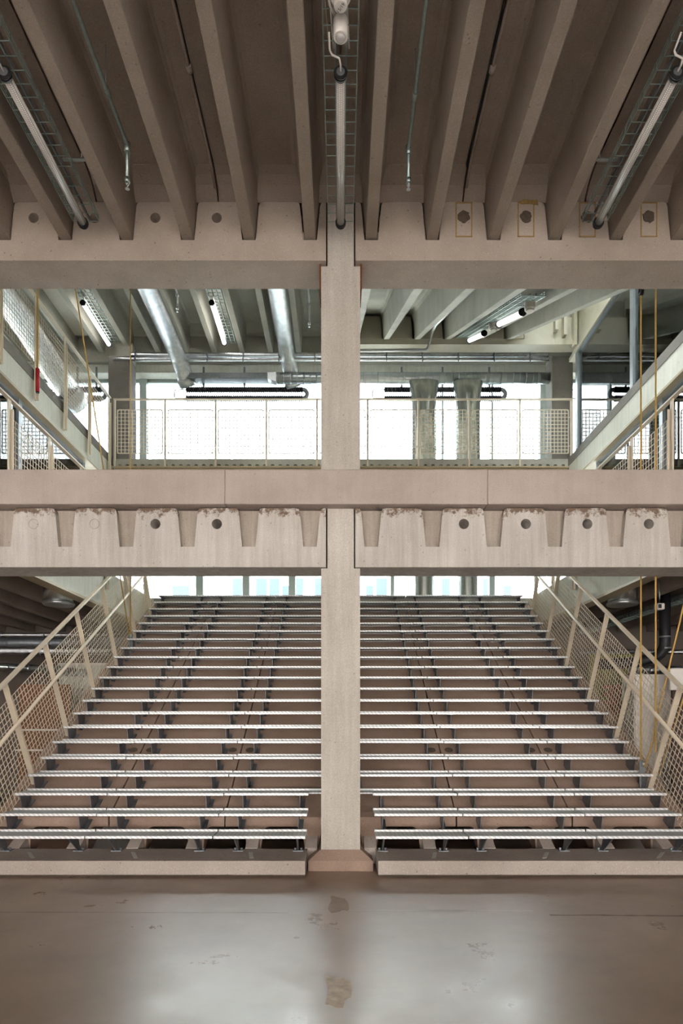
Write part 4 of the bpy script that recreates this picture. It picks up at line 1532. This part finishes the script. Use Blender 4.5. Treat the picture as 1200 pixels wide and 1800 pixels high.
MB().tube([(3.9, 10.4, 2.54), (5.0, 10.4, 2.54)], 0.02, 8).build('curtain_rod', 'galv_dark', cv)
wp = thing('white_cabinet', 'tall white cabinet with slatted doors behind the right guard', 'cabinet', (4.6, 9.0, 0.0))
MB().box(4.15, 4.72, 9.02, 9.4, 0.15, 2.1).build('body', 'white', wp)
for i in range(5):
    MB().box(4.16 + i * 0.112, 4.16 + i * 0.112 + 0.106, 8.995, 9.02, 0.5, 2.08).build('door_slat', 'white', wp)
MB().box(4.15, 4.72, 8.99, 9.02, 0.45, 0.48).build('plinth_gap', 'black', wp)
MB().box(4.15, 4.72, 9.0, 9.4, 0.0, 0.44).build('base', 'white', wp)
tb = thing('timber_board', 'light timber boards leaning beside the red bricks', 'boards', (4.75, 9.9, 0))
for i in range(3):
    MB().box(4.78 + i * 0.08, 4.85 + i * 0.08, 9.92, 9.95, 0, 2.1).build('board', 'beige_dark', tb)
bd = thing('black_panel', 'dark brown board wall behind the lowest right guard bay', 'panel', (4.4, 8.3, 0))
for i in range(6):
    MB().box(4.32 + i * 0.2, 4.32 + i * 0.2 + 0.19, 8.3, 8.34, 0, 1.85).build('board', plain('dark_brown_board', (70, 52, 44), 0.7, 0, 0.2), bd)
ld = thing('lintel_panel', 'white lintel panel above the dark boards at right', 'panel', (5, 8.6, 1.9))
MB().cbox(4.45, 6.2, 8.6, 8.66, 1.86, 2.16, 0.01).build('panel', 'white', ld)
el = thing('elbow_duct', 'black elbow duct under the right ground floor ceiling', 'duct', (4.6, 9, 2.3))
x = PX(1168, 9.0)
MB().tube(bend([(x, 9.0, 3.3), (x, 9.0, PZ(1150, 9)), (x - 0.35, 9.0, PZ(1164, 9)), (x - 0.9, 9.0, PZ(1168, 9))]), 0.075, 16).build('tube', 'heater', el)
MB().tube([(x, 9.0, PZ(1118, 9)), (x, 9.0, PZ(1121, 9))], 0.083, 16).build('collar', 'galv_dark', el)
MB().tube([(x, 9.0, PZ(1138, 9)), (x, 9.0, PZ(1141, 9))], 0.083, 16).build('collar', 'galv_dark', el)
for py, y, r, mt, nm in ((1178, 9.6, 0.06, 'spiral', 'pale spiral duct crossing the right ground floor'), (1146, 10.5, 0.035, 'foil', 'thin foil pipe crossing behind the black elbow duct'), (1190, 9.3, 0.02, 'galv_dark', 'slim dark pipe under the pale spiral duct at right')):
    p = thing('insulated_pipe', nm, 'pipe', (6, y, PZ(py, y)))
    MB().tube([(4.35, y, PZ(py, y)), (8.9, y, PZ(py, y))], r, 14).build('pipe', mt, p)
    for i in range(6):
        MB().tube([(4.5 + i * 0.6, y, PZ(py, y)), (4.53 + i * 0.6, y, PZ(py, y))], r + 0.007, 14).build('band', 'galv_dark', p)
cable_tray('dark wire tray under the right ground floor ceiling', 4.78, 7.0, 12.5, 3.12, wd=0.2, t=0.009)
sp_ = thing('loudspeaker', 'small white loudspeaker under the right ground floor ceiling', 'loudspeaker', (4.3, 8.4, 3.0))
xs_ = PX(1162, 8.4)
MB().cbox(xs_ - 0.05, xs_ + 0.05, 8.4, 8.5, PZ(1071, 8.4), PZ(1060, 8.4), 0.01).build('housing', 'white', sp_)
MB().box(xs_ - 0.04, xs_ + 0.0, 8.392, 8.402, PZ(1069, 8.4), PZ(1062, 8.4)).build('grille', 'black', sp_)
MB().tube([(xs_, 8.45, PZ(1061, 8.4)), (xs_, 8.45, 3.3)], 0.008, 6).build('stem', 'galv', sp_)
